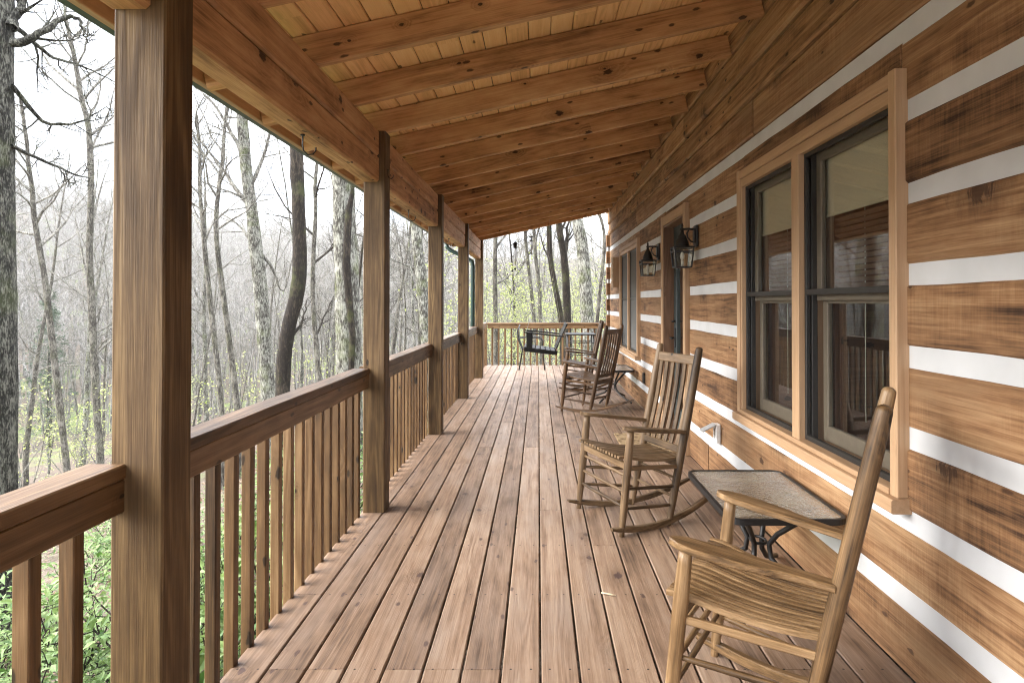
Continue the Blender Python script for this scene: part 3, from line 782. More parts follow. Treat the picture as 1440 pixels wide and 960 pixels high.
# ------------------------------------------------------------------ small wall things
t = thing('outlet_cover', 'white outlet box with its weather lid flipped open under the window corner', 'outlet', (WX, 4.77, .40))
m = MB(); m.box(-.035, 0, -.042, .042, -.075, .062, .004, .5, 'z'); m.build('box', M['plastic'], t)
m = MB(); m.box(-.037, -.0352, -.026, .026, -.055, .045, .001, .5, 'z'); pl = m.build('socket_plate', M['plastic'], t)
m = MB()
for z in (.02, -.012, -.034):
    for y in (-.010, .010): m.box(-.0385, -.0372, y - .0028, y + .0028, z - .008, z + .008, .0002, .5, 'z')
m.build('slot', M['black'], pl)
m = MB(); m.bar((-.036, 0, .062), (-.135, 0, .012), .09, .009, Vector((-.4, 0, 1)), .004); m.build('lid', M['greyplastic'], t)
t = thing('wall_outlet', 'small dark outlet cover low on the log under the far window', 'outlet', (WX - .002, 8.10, .41))
m = MB(); m.box(-.022, 0, -.04, .04, -.065, .065, .005, .5, 'z'); m.build('cover', M['bronze'], t); m = MB(); m.box(-.026, -.022, -.028, .028, -.05, .05, .003, .5, 'z'); m.build('lid', M['black'], t)
t = thing('wooden_wall_box', 'pale slatted wooden box on the log wall beyond the far window', 'box', (WX, 10.80, 1.62))
m = MB(); m.box(-.095, -.001, -.14, .14, 0, .02, .003); m.box(-.095, -.001, -.14, -.12, .02, .5, .003, None, 'z'); m.box(-.095, -.001, .12, .14, .02, .5, .003, None, 'z'); m.box(-.02, -.001, -.12, .12, .02, .5, .003, None, 'z'); m.build('case', M['trim'], t)
m = MB()
for k in range(5): m.bar((-.095, -.135, .06 + .098 * k), (-.095, .135, .06 + .098 * k), .016, .09, Vector((-.18, 0, 1)), .003)
m.build('slatted_front', M['trim'], t)
m = MB(); m.box(-.25, .25, -.41, .41, 0.002, .016, .004, .5, 'y', 30, .002); o = m.build('doormat', M['mat']); o.location = (1.03, 6.22, 0); tag(o, 'brown patterned doormat lying on the deck in front of the door', 'doormat')
m = MB(); m.tube([(-.03, .012, .006), (-.01, .004, .007), (.012, -.004, .006), (.034, -.014, .005)], [.003, .004, .004, .002], 6, .9); o = m.build('twig', M['cord']); o.location = (.325, 3.0, .001); tag(o, 'short pale twig lying on the deck boards near the nearest rocking chair', 'twig')

# wind chimes on the roof end
def chime(label, loc, kind):
    t = thing('wind_chime', label, 'wind chime', loc, 0, 'wind chimes hung from the roof end')
    m = MB(); m.tube([(0, 0, 0), (0, 0, -.30 if kind else -.16)], .0018, 5, .5); m.build('cord', M['black'], t)
    if kind:
        m = MB(); m.lathe([(0, -.13), (.006, -.135), (.01, -.16), (.055, -.2), (.04, -.205), (.035, -.21), (.037, -.26), (.048, -.265), (.03, -.275), (0, -.276)], (0, 0, 0), 12); m.build('cap', M['black'], t)
        z0, L, zc = -.276, .22, -.64
    else:
        m = MB(); m.lathe([(0, -.12), (.05, -.125), (.05, -.14), (.012, -.145), (.014, -.2), (.03, -.205), (.03, -.215), (0, -.217)], (0, 0, 0), 12); m.build('cap', M['black'], t)
        z0, L, zc = -.217, .15, -.42
    for k in range(5):
        a = k * 2 * math.pi / 5; m = MB(); m.tube([(.026 * math.cos(a), .026 * math.sin(a), z0), (.026 * math.cos(a), .026 * math.sin(a), z0 - L - .02 * k)], .006, 7, .5); m.build('chime_rod', M['silver'], t)
    m = MB(); m.tube([(0, 0, z0), (0, 0, zc)], .0012, 4, .5); m.lathe([(0, zc + .01), (.02, zc), (.02, zc - .02), (0, zc - .045)], (0, 0, 0), 10); m.build('clapper', M['black'], t)
chime('wind chime with dark pagoda cap hung from the roof end, nearer the posts', (-.42, 11.63, rz(-.42)), True)
chime('wind chime with flat dark disc hung from the roof end, nearer the swing', (-.13, 11.63, rz(-.13)), False)

# ------------------------------------------------------------------ porch swing, metal chair, patio table
t = thing('porch_swing', 'black slatted porch swing hanging on chains near the end of the roof', 'swing', (.12, 11.08, .58))
K = M['blackpaint']; hw = .43
m = MB()
for i in range(6): m.bar((-.30 + .085 * i, -hw, .03 - .012 * i), (-.30 + .085 * i, hw, .03 - .012 * i), .07, .018, Z, .003)
m.build('seat', K, t)
m = MB()
for s in (-1, 1): m.bar((-.34, s * (hw - .05), 0.0), (.20, s * (hw - .05), -.06), .04, .07, Z, .004)
m.bar((-.34, -hw, .01), (-.34, hw, .01), .03, .075, Z, .004); m.build('seat_frame', K, t)
m = MB()
for i in range(9):
    y = -hw + .03 + (2 * hw - .06) * i / 8; m.bar((.17, y, .0), (.36, y, .43), .055, .016, Vector((1, 0, -.4)), .003)
for z, x in ((.06, .20), (.40, .35)): m.bar((x, -hw, z), (x, hw, z), .025, .06, Vector((.4, 0, 1)), .003)
m.build('backrest', K, t)
for s in (-1, 1):
    m = MB(); m.bar((-.36, s * hw, .29), (.30, s * hw, .22), .085, .024, Z, .004); m.build('armrest', K, t)
    m = MB(); m.bar((-.27, s * (hw - .02), .0), (-.27, s * (hw - .02), .28), .10, .03, Vector((0, 1, 0)), .004); m.build('arm_support', K, t)
    m = MB(); zc = rz(.19) - .58
    for x in (-.33, .28):
        m.tube([(x, s * hw, .27 if x < 0 else .22), (.07, s * .35, zc - .55)],   .0018, 5, .5)
    m.tube([(.07, s * .35, zc - .55), (.07, s * .35, zc)], .0022, 5, .5); m.build('chain', M['greyplastic'], t)

t = thing('metal_patio_chair', 'metal patio chair with rounded wire back at the far railing, behind the swing', 'chair', (-.12, 13.15, 0))
B = M['black']
m = MB(); pts = [(-.27, -.22, .0), (-.20, -.21, .42), (-.29, -.2, .62), (-.31, -.17, .78), (-.27, -.1, .87), (-.26, 0, .9), (-.27, .1, .87), (-.31, .17, .78), (-.29, .2, .62), (-.20, .21, .42), (-.27, .22, 0)]
m.tube(pts, .012, 8); m.build('back_frame', B, t)
m = MB(); m.tube([(.25, -.22, .0), (.21, -.22, .4), (.2, -.22, .43), (.2, .22, .43), (.21, .22, .4), (.25, .22, 0)], .012, 8); m.build('front_frame', B, t)
m = MB()
for i in range(10):
    y = -.19 + .38 * i / 9; m.tube([(.2, y, .43), (-.2, y, .43), (-.27, y * .9, .62), (-.27, y * .8, .84)], .004, 5)
for x in (-.15, -.05, .05, .15): m.tube([(x, -.22, .43), (x, .22, .43)], .004, 5)
m.build('wire_seat', B, t)
m = MB()
for s in (-1, 1): m.tube([(-.29, s * .2, .63), (-.1, s * .24, .66), (.15, s * .25, .65), (.22, s * .23, .58), (.2, s * .22, .43)], .011, 8)
m.build('armrest', B, t)
t = thing('patio_table', 'thin dark metal patio table by the far railing, behind the rocking chairs', 'table', (.86, 13.2, 0))
m = MB(); m.box(-.30, .30, -.28, .28, .70, .728, .004, .5, 'x'); m.build('tabletop', B, t)
for sx in (-1, 1):
    for sy in (-1, 1):
        m = MB(); m.tube([(sx * .26, sy * .24, .70), (sx * .28, sy * .26, 0)], .014, 8); m.build('leg', B, t)
m = MB()
for z in (.55, .30): m.tube([(-.27, -.25, z), (.27, -.25, z)], .009, 6); m.tube([(-.27, .25, z), (.27, .25, z)], .009, 6)
m.build('stretcher', B, t)
t = None

# ------------------------------------------------------------------ trees
def wander(r, p, d, L, r0, r1, n, wob, up):
    pts, rad = [p.copy()], [r0]; d = d.normalized()
    for k in range(n):
        d = (d + Vector((r.gauss(0, wob), r.gauss(0, wob), r.gauss(0, wob))) + Vector((0, 0, up))).normalized()
        p = p + d * (L / n); pts.append(p.copy()); rad.append(r0 + (r1 - r0) * (k + 1) / n)
    return pts, rad
def side_dir(r, d, spread):
    q = Vector((r.gauss(0, 1), r.gauss(0, 1), r.gauss(0, 1))); q = (q - d * q.dot(d)).normalized()
    return (d * math.cos(spread) + q * math.sin(spread)).normalized()
def sprout(r, mb, pts, rad, lvl, maxl, count, ratio, rmin, start=.25, flare=.7):
    """side branches on a limb, smaller each level"""
    n = len(pts) - 1
    tot = sum((pts[i + 1] - pts[i]).length for i in range(n))
    for c in range(count):
        f = start + (1 - start) * (c + r.random()) / count
        i = min(int(f * n), n - 1); q = f * n - i
        p = pts[i].lerp(pts[i + 1], q); d = (pts[i + 1] - pts[i]).normalized()
        rr = rad[i] + (rad[i + 1] - rad[i]) * q
        L = tot * ratio * (1.15 - .75 * f) * r.uniform(.6, 1.25)
        b0 = max(rr * r.uniform(.42, .68), rmin)
        dd = side_dir(r, d, r.uniform(.55, .6 + flare))
        k = 5 if lvl == 1 else (4 if lvl == 2 else 3)
        bp, br = wander(r, p, dd, L, b0, rmin * .7, k, .16, .09)
        mb.tube(bp, br, 5 if lvl == 1 else 3, .5, False, False, lvl < 2)
        if lvl < maxl: sprout(r, mb, bp, br, lvl + 1, maxl, max(4, int(count * .6)) if lvl == 1 else 6, .52, rmin, .2, .5)
def bare_tree(name, label, seed, H, R0, barkm, twigm, loc, group, limbs=14, start=.38, maxl=3, rmin=.005, wob=.035, lean=(0, 0), cat='tree'):
    r = random.Random(seed); t = thing(name, label, cat, loc, 0, group)
    pts, rad = wander(r, Vector((0, 0, -.5)), Vector((lean[0], lean[1], 1)), H + .5, R0, R0 * .12, 16, wob, .03)
    rad[0] = R0 * 1.35
    m = MB(); m.tube(pts, rad, 8, .5, False); m.build('trunk', barkm, t)
    m = MB(); sprout(r, m, pts, rad, 1, maxl, limbs, .30, rmin, start); m.build('crown', twigm, t)
    return t
def hero_tree(name, label, seed, path, Y, r0, r1, barkm, twigm, extra=(), limbs=12, start=.55, group=None, maxl=3, rmin=.005, top=None, ratio=.3):
    r = random.Random(seed); pts = [at(px, py, Y) for px, py in path]
    b = pts[0]; g = Vector((b.x - (pts[1].x - b.x) * .3, Y, ground_z(b.x, Y) - .3))
    if g.z < b.z - .2: pts = [g] + pts
    if top:
        d = (pts[-1] - pts[-3]).normalized(); d = (d + Vector((0, 0, .5))).normalized()
        n0 = len(pts); q, _ = wander(r, pts[-1], d, top, 1, 1, 6, .06, .05); pts += q[1:]
    L = len(pts); rad = [r0 + (r1 - r0) * k / (L - 1) for k in range(L)]; rad[0] *= 1.3
    # finer trunk with a slight unevenness
    P, Q = [], []
    for k in range(L - 1):
        for s in range(3):
            f = s / 3; p = pts[k].lerp(pts[k + 1], f)
            if 0 < k < L - 2:
                a, b_, c_, d_ = pts[k - 1], pts[k], pts[k + 1], pts[k + 2]
                p = .5 * ((2 * b_) + (c_ - a) * f + (2 * a - 5 * b_ + 4 * c_ - d_) * f * f + (3 * b_ - a - 3 * c_ + d_) * f ** 3)
            P.append(p + Vector((r.gauss(0, .012), 0, 0)) * (r0 * 2)); Q.append((rad[k] + (rad[k + 1] - rad[k]) * f) * r.uniform(.95, 1.06))
    P.append(pts[-1]); Q.append(rad[-1])
    base = P[0].copy(); base.z += .3
    t = thing(name, label, 'tree', base, 0, group)
    m = MB(); m.tube([p - base for p in P], Q, 12, .5, False); m.build('trunk', barkm, t)
    m = MB(); sprout(r, m, [p - base for p in P], Q, 1, maxl, limbs, ratio, rmin, start)
    for ep, er in extra:
        e = [at(px, py, Y + dy) - base for px, py, dy in ep]
        e = [e[0] * 2 - e[1]] + e + [e[-1] * 2 - e[-2]]; es = []
        for k in range(1, len(e) - 2):
            for q in (0, .25, .5, .75):
                es.append(.5 * (2 * e[k] + (e[k + 1] - e[k - 1]) * q + (2 * e[k - 1] - 5 * e[k] + 4 * e[k + 1] - e[k + 2]) * q * q + (3 * e[k] - e[k - 1] - 3 * e[k + 1] + e[k + 2]) * q ** 3) + Vector((r.gauss(0, 1), 0, r.gauss(0, 1))) * er * .25)
        e = es + [e[-2]]; n = len(e)
        rr_ = [er + (rmin - er) * k / (n - 1) for k in range(n)]
        m.tube(e, rr_, 6, .5, False); sprout(r, m, e, rr_, 2, 3, 9, .42, rmin, .15)
    m.build('crown', twigm, t)
    return t, P, base
hero_tree('tree', 'thick mottled grey trunk at the edge of the view, left of the biggest post', 1, [(-8, 800), (-9, 650), (-10, 480), (-13, 300), (-14, 120), (-14, -60), (-12, -300)], 7.0, .215, .19, M['bark_speck'], M['bark_speck'],
          extra=[([(18, 62, 0), (38, 58, -.1), (60, 44, -.1), (85, 28, .0), (112, 27, .1), (116, 45, .1), (123, 60, .2)], .05), ([(14, 40, 0), (24, 15, .1), (46, -20, .2), (70, -80, .3)], .07), ([(16, 120, 0), (60, 170, .4), (110, 172, .7), (150, 150, 1.0)], .028),
                 ([(10, 30, 0), (50, 62, .5), (75, 80, .8), (120, 95, 1.2), (160, 115, 1.4)], .03), ([(16, 205, 0), (60, 225, .6), (105, 245, .9), (125, 250, 1.1)], .022)], limbs=6, start=.85, top=5)
hero_tree('tree', 'tall pale lichen tree forking into many limbs, in the nearest open bay', 2, [(378, 560), (372, 480), (366, 400), (358, 330), (348, 250), (341, 170), (338, 100)], 18, .21, .07, M['bark_pale'], M['twig'],
          extra=[([(358, 300, 0), (330, 262, .2), (300, 222, .3), (270, 185, .3)], .08), ([(347, 235, 0), (320, 175, -.2), (290, 135, -.4), (260, 110, -.6)], .07), ([(367, 400, 0), (350, 335, .1), (310, 300, .3), (262, 285, .5)], .05),
                 ([(352, 262, 0), (376, 205, .2), (384, 150, .2), (396, 80, .2)], .06), ([(362, 350, 0), (385, 380, .3), (398, 410, .5), (412, 360, .6), (425, 300, .6)], .05)], limbs=12, start=.5, top=6)
hero_tree('tree', 'dark brown bent trunk without low limbs, in the nearest open bay', 3, [(392, 640), (398, 545), (401, 490), (407, 455), (415, 425), (421, 390), (421, 330), (419, 270), (417, 200), (416, 100), (415, -50)], 12, .132, .115, M['bark_dark'], M['twig_dark'], limbs=5, start=.8, top=6,
          extra=[([(405, 480, 0), (425, 450, .2), (432, 420, .3)], .04)])
v, P, base = hero_tree('tree', 'broad pale grey trunk with a dark vine, just before the second post', 4, [(494, 600), (491, 500), (488, 400), (485, 320), (483, 250), (481, 150), (478, 0)], 13, .255, .19, M['bark_pale'], M['twig'], limbs=7, start=.75, top=6,
          extra=[([(478, 300, 0), (470, 262, .1), (462, 235, .2)], .035)])
m = MB(); vr = random.Random(3); m.tube([at(px, py, 12.72) - base for px, py in ((494, 520), (496, 470), (491, 420), (487, 370), (489, 330), (490, 300), (495, 275), (497, 250))], [.06, .065, .075, .08, .075, .07, .045, .03], 7, .5, False); m.build('vine', M['bark_dark'], v)
hero_tree('tree', 'slender grey tree between the mottled trunk and the biggest post', 5, [(142, 660), (135, 560), (130, 450), (126, 350), (128, 260), (126, 200)], 20, .115, .05, M['bark_mid'], M['twig'], limbs=16, start=.45, top=4, extra=[([(127, 330, 0), (140, 270, .2), (156, 225, .3)], .04), ([(129, 420, 0), (112, 340, .2), (104, 290, .3)], .035)])
hero_tree('tree', 'slender leaning tree beside the mottled trunk, bent to one side', 6, [(96, 680), (84, 570), (72, 470), (62, 385), (52, 330)], 16, .085, .035, M['bark_mid'], M['twig'], limbs=14, start=.4, top=3.5)
hero_tree('tree', 'thin dark leaning stem right of the biggest post', 7, [(312, 580), (303, 490), (293, 400), (287, 340)], 15, .065, .03, M['bark_mid'], M['twig'], limbs=12, start=.4, top=3)
hero_tree('tree', 'thin straight dark stem left of the forking pale tree', 8, [(334, 580), (325, 500), (316, 430), (308, 370), (304, 330)], 16, .075, .035, M['bark_mid'], M['twig'], limbs=12, start=.45, top=4)
hero_tree('tree', 'thin stem between the dark bent trunk and the vine trunk', 9, [(452, 580), (447, 510), (441, 440), (440, 380), (444, 300)], 17, .075, .03, M['bark_mid'], M['twig_dark'], limbs=12, start=.35, top=4, extra=[([(446, 470, 0), (458, 440, .2), (470, 415, .2)], .03)])
hero_tree('tree', 'pale trunk seen between the second and third posts', 10, [(602, 520), (596, 430), (590, 370), (585, 320), (582, 270)], 17, .17, .09, M['bark_pale'], M['twig'], limbs=10, start=.4, top=5, extra=[([(598, 470, 0), (575, 462, -.2), (552, 448, -.3)], .06)])
hero_tree('tree', 'slim grey tree past the last post, beyond the far railing', 11, [(697, 560), (697, 450), (696, 380), (697, 320), (695, 270)], 22, .085, .05, M['bark_mid'], M['twig'], limbs=16, start=.3, top=5, extra=[([(697, 400, 0), (716, 388, .2), (728, 375, .3)], .05)])
hero_tree('tree', 'dark stem leaning beyond the far railing, left of the twin dark stems', 12, [(794, 560), (790, 460), (782, 410), (774, 365), (772, 310), (771, 250)], 20, .10, .05, M['bark_dark'], M['twig_dark'], limbs=12, start=.4, top=5, extra=[([(776, 372, 0), (764, 345, .2), (756, 318, .2)], .04)])
hero_tree('tree', 'darkest stem beyond the far railing, forking near the roof end', 13, [(798, 560), (798, 450), (796, 400), (793, 360), (787, 325), (783, 270)], 19, .13, .05, M['bark_dark'], M['twig_dark'], limbs=12, start=.4, top=5, extra=[([(794, 372, 0), (797, 340, .2), (800, 300, .2), (802, 250, .2)], .08)])
hero_tree('tree', 'thick pale trunk near the cabin corner beyond the far railing', 14, [(832, 560), (826, 450), (823, 400), (819, 350), (812, 310), (806, 260)], 18, .19, .12, M['bark_pale'], M['twig'], limbs=12, start=.4, top=5, extra=[([(824, 430, 0), (830, 415, .1), (828, 395, .2)], .03)])
hero_tree('tree', 'thin curving sapling beside the cabin corner, beyond the thick pale trunk', 15, [(835, 560), (840, 450), (847, 380), (850, 340), (846, 310), (836, 290)], 19, .055, .03, M['bark_mid'], M['twig'], limbs=10, start=.3, top=2)
hero_tree('tree', 'thin dark stem in the middle of the far end view', 16, [(764, 560), (760, 450), (758, 400), (753, 360), (750, 310)], 21, .07, .035, M['bark_mid'], M['twig'], limbs=12, start=.3, top=4)
hero_tree('tree', 'thin grey stem left of the middle of the far end view', 17, [(755, 560), (751, 450), (746, 400), (740, 345), (737, 300)], 22, .07, .035, M['bark_mid'], M['twig'], limbs=12, start=.3, top=4)

# woodland trees one can still tell apart: copies of six kinds
GW = 'bare trees on the wooded slope'
kinds = [('bare grey tree standing on the slope among the woods', 20, 15, .13, M['bark_mid'], M['twig'], 15, .35, (0, 0)),
         ('bare pale trunked tree standing on the slope among the woods', 21, 17, .16, M['bark_pale'], M['twig'], 14, .4, (.05, 0)),
         ('slim bare leaning tree standing on the slope among the woods', 22, 12, .075, M['bark_mid'], M['twig'], 14, .3, (.16, .05)),
         ('slim dark bare tree standing on the slope among the woods', 23, 13, .085, M['bark_dark'], M['twig_dark'], 14, .35, (-.08, .03)),
         ('thin bare pole tree with a small top, on the slope', 24, 14, .07, M['bark_pale'], M['twig'], 10, .5, (-.03, 0)),
         ('small twiggy bare tree under the taller trees of the slope', 25, 7, .05, M['bark_mid'], M['twig'], 16, .2, (.1, -.05))]
protos = [None] * len(kinds); tr = random.Random(77); spots = []
def free(x, y, d):
    return all((x - a) ** 2 + (y - b) ** 2 > d * d for a, b in spots)
def place(i, p, sc, rot):
    lb, sd, H, R0, bm, tm, lim, st, ln = kinds[i]
    if protos[i] is None: protos[i] = bare_tree('tree', lb, sd, H, R0, bm, tm, p, lb.split(' standing')[0] + ' group', lim, st, 3, .006 if i < 5 else .004, .04, ln); o = protos[i]
    else: o = dup(protos[i], p)
    o.rotation_euler = (0, 0, rot); o.scale = (sc,) * 3
count = 0
while count < 245:
    if count < 185:                               # through the open side
        q = tr.random(); dpt = 21 + 62 * q ** 1.1; px = tr.uniform(-120, 640)
    else:                                         # through the far end
        q = tr.random(); dpt = 30 + 50 * q ** 1.2; px = tr.uniform(670, 880)
    X = (px - VPX) / FPX * dpt
    if X > -3.5 and dpt < 20: continue
    if not free(X, dpt, .55): continue
    spots.append((X, dpt)); i = tr.choices(range(6), (2, 1, 5, 4, 7, 8))[0]
    place(i, (X, dpt, ground_z(X, dpt)), tr.uniform(.6, 1.0), tr.uniform(0, 6.28)); count += 1

# leaves ------------------------------------------------------------
def leaf_quad(mb, r, p, L, w, n, tint):
    d = Vector((r.gauss(0, 1), r.gauss(0, 1), r.gauss(0, .45))).normalized()
    up = (n + Vector((r.gauss(0, .5), r.gauss(0, .5), r.gauss(0, .3)))).normalized()
    s = d.cross(up); s = s.normalized() if s.length > 1e-4 else Vector((1, 0, 0)); up = s.cross(d)
    a, b, c = p, p + d * L * .5 - up * L * .04, p + d * L - up * L * .18
    e, f = b + s * w + up * w * .35, b - s * w + up * w * .35
    mb.add([a, e, c, f, b], [(0, 4, 1), (4, 2, 1), (0, 3, 4), (4, 3, 2)], None, tint)
def leafy(name, label, cat, seed, H, W, nl, L, lm, bm, loc, group, stems=6):
    r = random.Random(seed); t = thing(name, label, cat, loc, 0, group); st, lf = MB(), MB()
    for s in range(stems):
        a = r.uniform(0, 6.28); d = Vector((math.cos(a) * W * .5, math.sin(a) * W * .5, H)).normalized()
        pts, rad = wander(r, Vector((math.cos(a) * .08, math.sin(a) * .08, -.2)), d, H * r.uniform(.8, 1.2), .012 * H ** .5, .004, 8, .12, .05)
        st.tube(pts, rad, 5, .5, False)
        for b in range(9):
            f = .2 + .8 * r.random(); i = min(int(f * 8), 7); p = pts[i].lerp(pts[i + 1], f * 8 - i)
            bp, br = wander(r, p, side_dir(r, (pts[i + 1] - pts[i]).normalized(), r.uniform(.6, 1.2)), H * .35 * r.uniform(.5, 1.2), .006, .002, 4, .2, .05)
            st.tube(bp, br, 3, .5, False)
            for _ in range(nl // (stems * 9)):
                k = r.randint(1, 3); q = bp[k].lerp(bp[k + 1], r.random()) + Vector((r.gauss(0, .05), r.gauss(0, .05), r.gauss(0, .05))) * min(H, 2)
                leaf_quad(lf, r, q, L * r.uniform(.6, 1.2), L * .24, Z, min(max(r.gauss(.5, .28), 0), 1))
    st.build('stem', bm, t); lf.build('foliage', lm, t); return t
GS = 'leafy shrubs below the railing'
sh0 = [leafy('shrub', 'fresh green leafy shrub below the near railing', 'shrub', 31, 1.5, 1.6, 1500, .085, M['leaf_fresh'], M['twig_dark'], (-4.2, 3.3, ground_z(-4.2, 3.3)), 'dense leafy shrubs', 8),
       leafy('shrub', 'loose green shrub with dark bare stems below the railing', 'shrub', 32, 1.3, 1.9, 900, .075, M['leaf_fresh'], M['twig_dark'], (-3.3, 4.0, ground_z(-3.3, 4.0)), 'loose leafy shrubs', 7),
       leafy('shrub', 'long leaved bright green plant close under the deck edge', 'plant', 33, .8, 1.2, 260, .19, M['leaf_fresh'], M['twig_dark'], (-2.0, 3.0, ground_z(-2.0, 3.0)), 'long leaved plants', 6)]
sr = random.Random(9)
for k in range(34):
    Y = sr.uniform(2.4, 11); X = -1.9 - sr.random() ** .8 * (2.2 + Y * .75)
    if math.hypot(X + 5.9, Y - 7) < .7: continue
    i = sr.choices((0, 1), (5, 4))[0]
    dup(sh0[i], (X, Y, ground_z(X, Y) - .05), sr.uniform(0, 6.28), scale=sr.uniform(.65, 1.05))
for X, Y in ((-1.75, 2.5), (-1.7, 3.5), (-2.1, 3.9), (-1.8, 4.6), (-1.6, 2.0)): dup(sh0[2], (X, Y, ground_z(X, Y) - .05), sr.uniform(0, 6.28), scale=sr.uniform(.9, 1.3))
sp0 = leafy('sapling', 'sapling in pale yellow green spring leaf beyond the far railing', 'sapling', 41, 5.5, 4.2, 1000, .13, M['leaf_spring'], M['twig'], (-2.2, 23, ground_z(-2.2, 23)), 'saplings in spring leaf at the far end', 7)
for X, Y in ((-.6, 26), (.9, 25), (2.2, 27), (-1.4, 30), (1.6, 33), (.2, 36), (3.4, 35), (-3.4, 34), (2.6, 22), (.2, 21), (-1.8, 25), (4.2, 30), (1.2, 29), (-.5, 32), (2.8, 40), (-2.5, 42)): dup(sp0, (X, Y, ground_z(X, Y)), sr.uniform(0, 6.28), scale=sr.uniform(.6, .95))
sp1 = leafy('sapling', 'sapling in thin spring leaf on the slope left of the porch', 'sapling', 42, 4.5, 3.6, 520, .11, M['leaf_spring'], M['twig'], (-14, 17, ground_z(-14, 17)), 'saplings in spring leaf on the left slope', 6)
for k in range(14):
    Y = sr.uniform(16, 42); X = (sr.uniform(0, 520) - VPX) / FPX * Y
    dup(sp1, (X, Y, ground_z(X, Y)), sr.uniform(0, 6.28), scale=sr.uniform(.6, 1.1))
# evergreen on the left slope
def conifer(label, loc, H, seed):
    r = random.Random(seed); t = thing('evergreen_tree', label, 'tree', loc); m, n = MB(), MB()
    m.tube([(0, 0, -.5), (0, 0, H)], [H * .018, .02], 8, .5); m.build('trunk', M['bark_dark'], t)
    for k in range(90):
        f = .12 + .86 * k / 90; a = r.uniform(0, 6.28); L = (1 - f) * H * .26 * r.uniform(.7, 1.15) + .15
        p = Vector((0, 0, f * H)); d = Vector((math.cos(a), math.sin(a), -.12))
        for j in range(26):
            q = p + d * (L * (j + 1) / 26) + Vector((r.gauss(0, .08), r.gauss(0, .08), r.gauss(0, .05) - .25 * L * (j / 26) ** 2))
            leaf_quad(n, r, q, .34, .05, Z, r.random())
    n.build('crown', M['needle'], t)
p = at(70, 470, 44); conifer('small dark evergreen tree among the bare trees on the left slope', (p.x, p.y, ground_z(p.x, p.y)), 11, 4)
# ground plants nobody could count
gcv = MB(); gr = random.Random(13)
for k in range(9000):
    Y = gr.uniform(1.0, 16); X = -1.5 - gr.random() ** 1.3 * (3 + .9 * Y)
    if mnoise.noise(Vector((X * .5, Y * .5, 1.7))) < -.08: continue
    p = Vector((X, Y, ground_z(X, Y) + gr.random() ** 2 * .3)); leaf_quad(gcv, gr, p, gr.uniform(.06, .13), .022, Z, gr.random())
tag(gcv.build('ground_cover', M['leaf_fresh']), 'low green plants on the slope under the railing', 'ground cover', kind='stuff')

lt = MB()
for k in range(5200):
    Y = gr.uniform(1.0, 20); X = -1.4 - gr.random() ** 1.2 * (3 + 1.0 * Y)
    leaf_quad(lt, gr, Vector((X, Y, ground_z(X, Y) + .012 + gr.random() * .03)), gr.uniform(.07, .13), .032, Z, gr.random())
tag(lt.build('leaf_litter', leaf('dead_leaf', (.10, .055, .03), (.30, .20, .13))), 'fallen brown leaves on the slope under the railing', 'leaf litter', kind='stuff')
# far wooded hillsides as one mass
fw = MB(); fr_ = random.Random(101)
def far_tree(x, y, H):
    b = Vector((x, y, ground_z(x, y) - .5)); lean = Vector((fr_.gauss(0, .05), fr_.gauss(0, .05), 1)); rr = H * .0085
    def spike(p, q, r0):
        d = (q - p).normalized(); s = d.cross(Vector((.3, .8, .2))).normalized(); u = d.cross(s)
        vs = [p + s * r0, p - s * r0 * .5 + u * r0 * .87, p - s * r0 * .5 - u * r0 * .87, q]
        fw.add(vs, [(0, 1, 3), (1, 2, 3), (2, 0, 3)], None, .5)
    top = b + lean * H; spike(b, top, rr)
    for k in range(13):
        f = fr_.uniform(.35, .97); p = b + lean * (H * f); a = fr_.uniform(0, 6.28); L = H * .26 * (1.15 - f) * fr_.uniform(.8, 1.5)
        q = p + Vector((math.cos(a) * L * .75, math.sin(a) * L * .75, L * .9)); spike(p, q, rr * .38)
        for _ in range(2):
            a += fr_.uniform(-1, 1); c = p.lerp(q, fr_.uniform(.3, .8)); spike(c, c + Vector((math.cos(a) * L * .4, math.sin(a) * L * .4, L * .5)), rr * .22)
n = 0
while n < 7500:
    d = 45 + 255 * fr_.random() ** .8; px = fr_.uniform(-420, 980)
    if px > 640 and fr_.random() < .7: continue
    X = (px - VPX) / FPX * d
    far_tree(X, d, fr_.uniform(9, 15)); n += 1
tag(fw.build('woods', M['twig_far']), 'bare grey woods covering the far hillside', 'woods', kind='stuff')

# ------------------------------------------------------------------ sky, sun, haze
SUN_EL, SUN_AZ = 33, -100          # azimuth from +Y towards +X
w = bpy.data.worlds.new('World'); scene.world = w; w.use_nodes = True; nt = w.node_tree; nt.nodes.clear()
out = nt.nodes.new('ShaderNodeOutputWorld'); bg = nt.nodes.new('ShaderNodeBackground'); sky = nt.nodes.new('ShaderNodeTexSky')
sky.sky_type = 'NISHITA'; sky.sun_disc = False; sky.sun_elevation = R(SUN_EL); sky.sun_rotation = R(SUN_AZ); sky.air_density = 1.2; sky.dust_density = 3
tc = nt.nodes.new('ShaderNodeTexCoord'); mp = nt.nodes.new('ShaderNodeMapping'); mp.inputs['Scale'].default_value = (1.5, 1.5, 4.0)
cn = nt.nodes.new('ShaderNodeTexNoise'); cn.inputs['Scale'].default_value = 2.2; cn.inputs['Detail'].default_value = 6; cn.inputs['Roughness'].default_value = .55
cr = nt.nodes.new('ShaderNodeValToRGB'); cr.color_ramp.elements[0].position = .40; cr.color_ramp.elements[0].color = (1.0, 1.25, 1.75, 1); cr.color_ramp.elements[1].position = .62; cr.color_ramp.elements[1].color = (10.5, 10.8, 11.2, 1)
mx = nt.nodes.new('ShaderNodeMix'); mx.data_type = 'RGBA'; mx.inputs[0].default_value = .95
L = nt.links.new
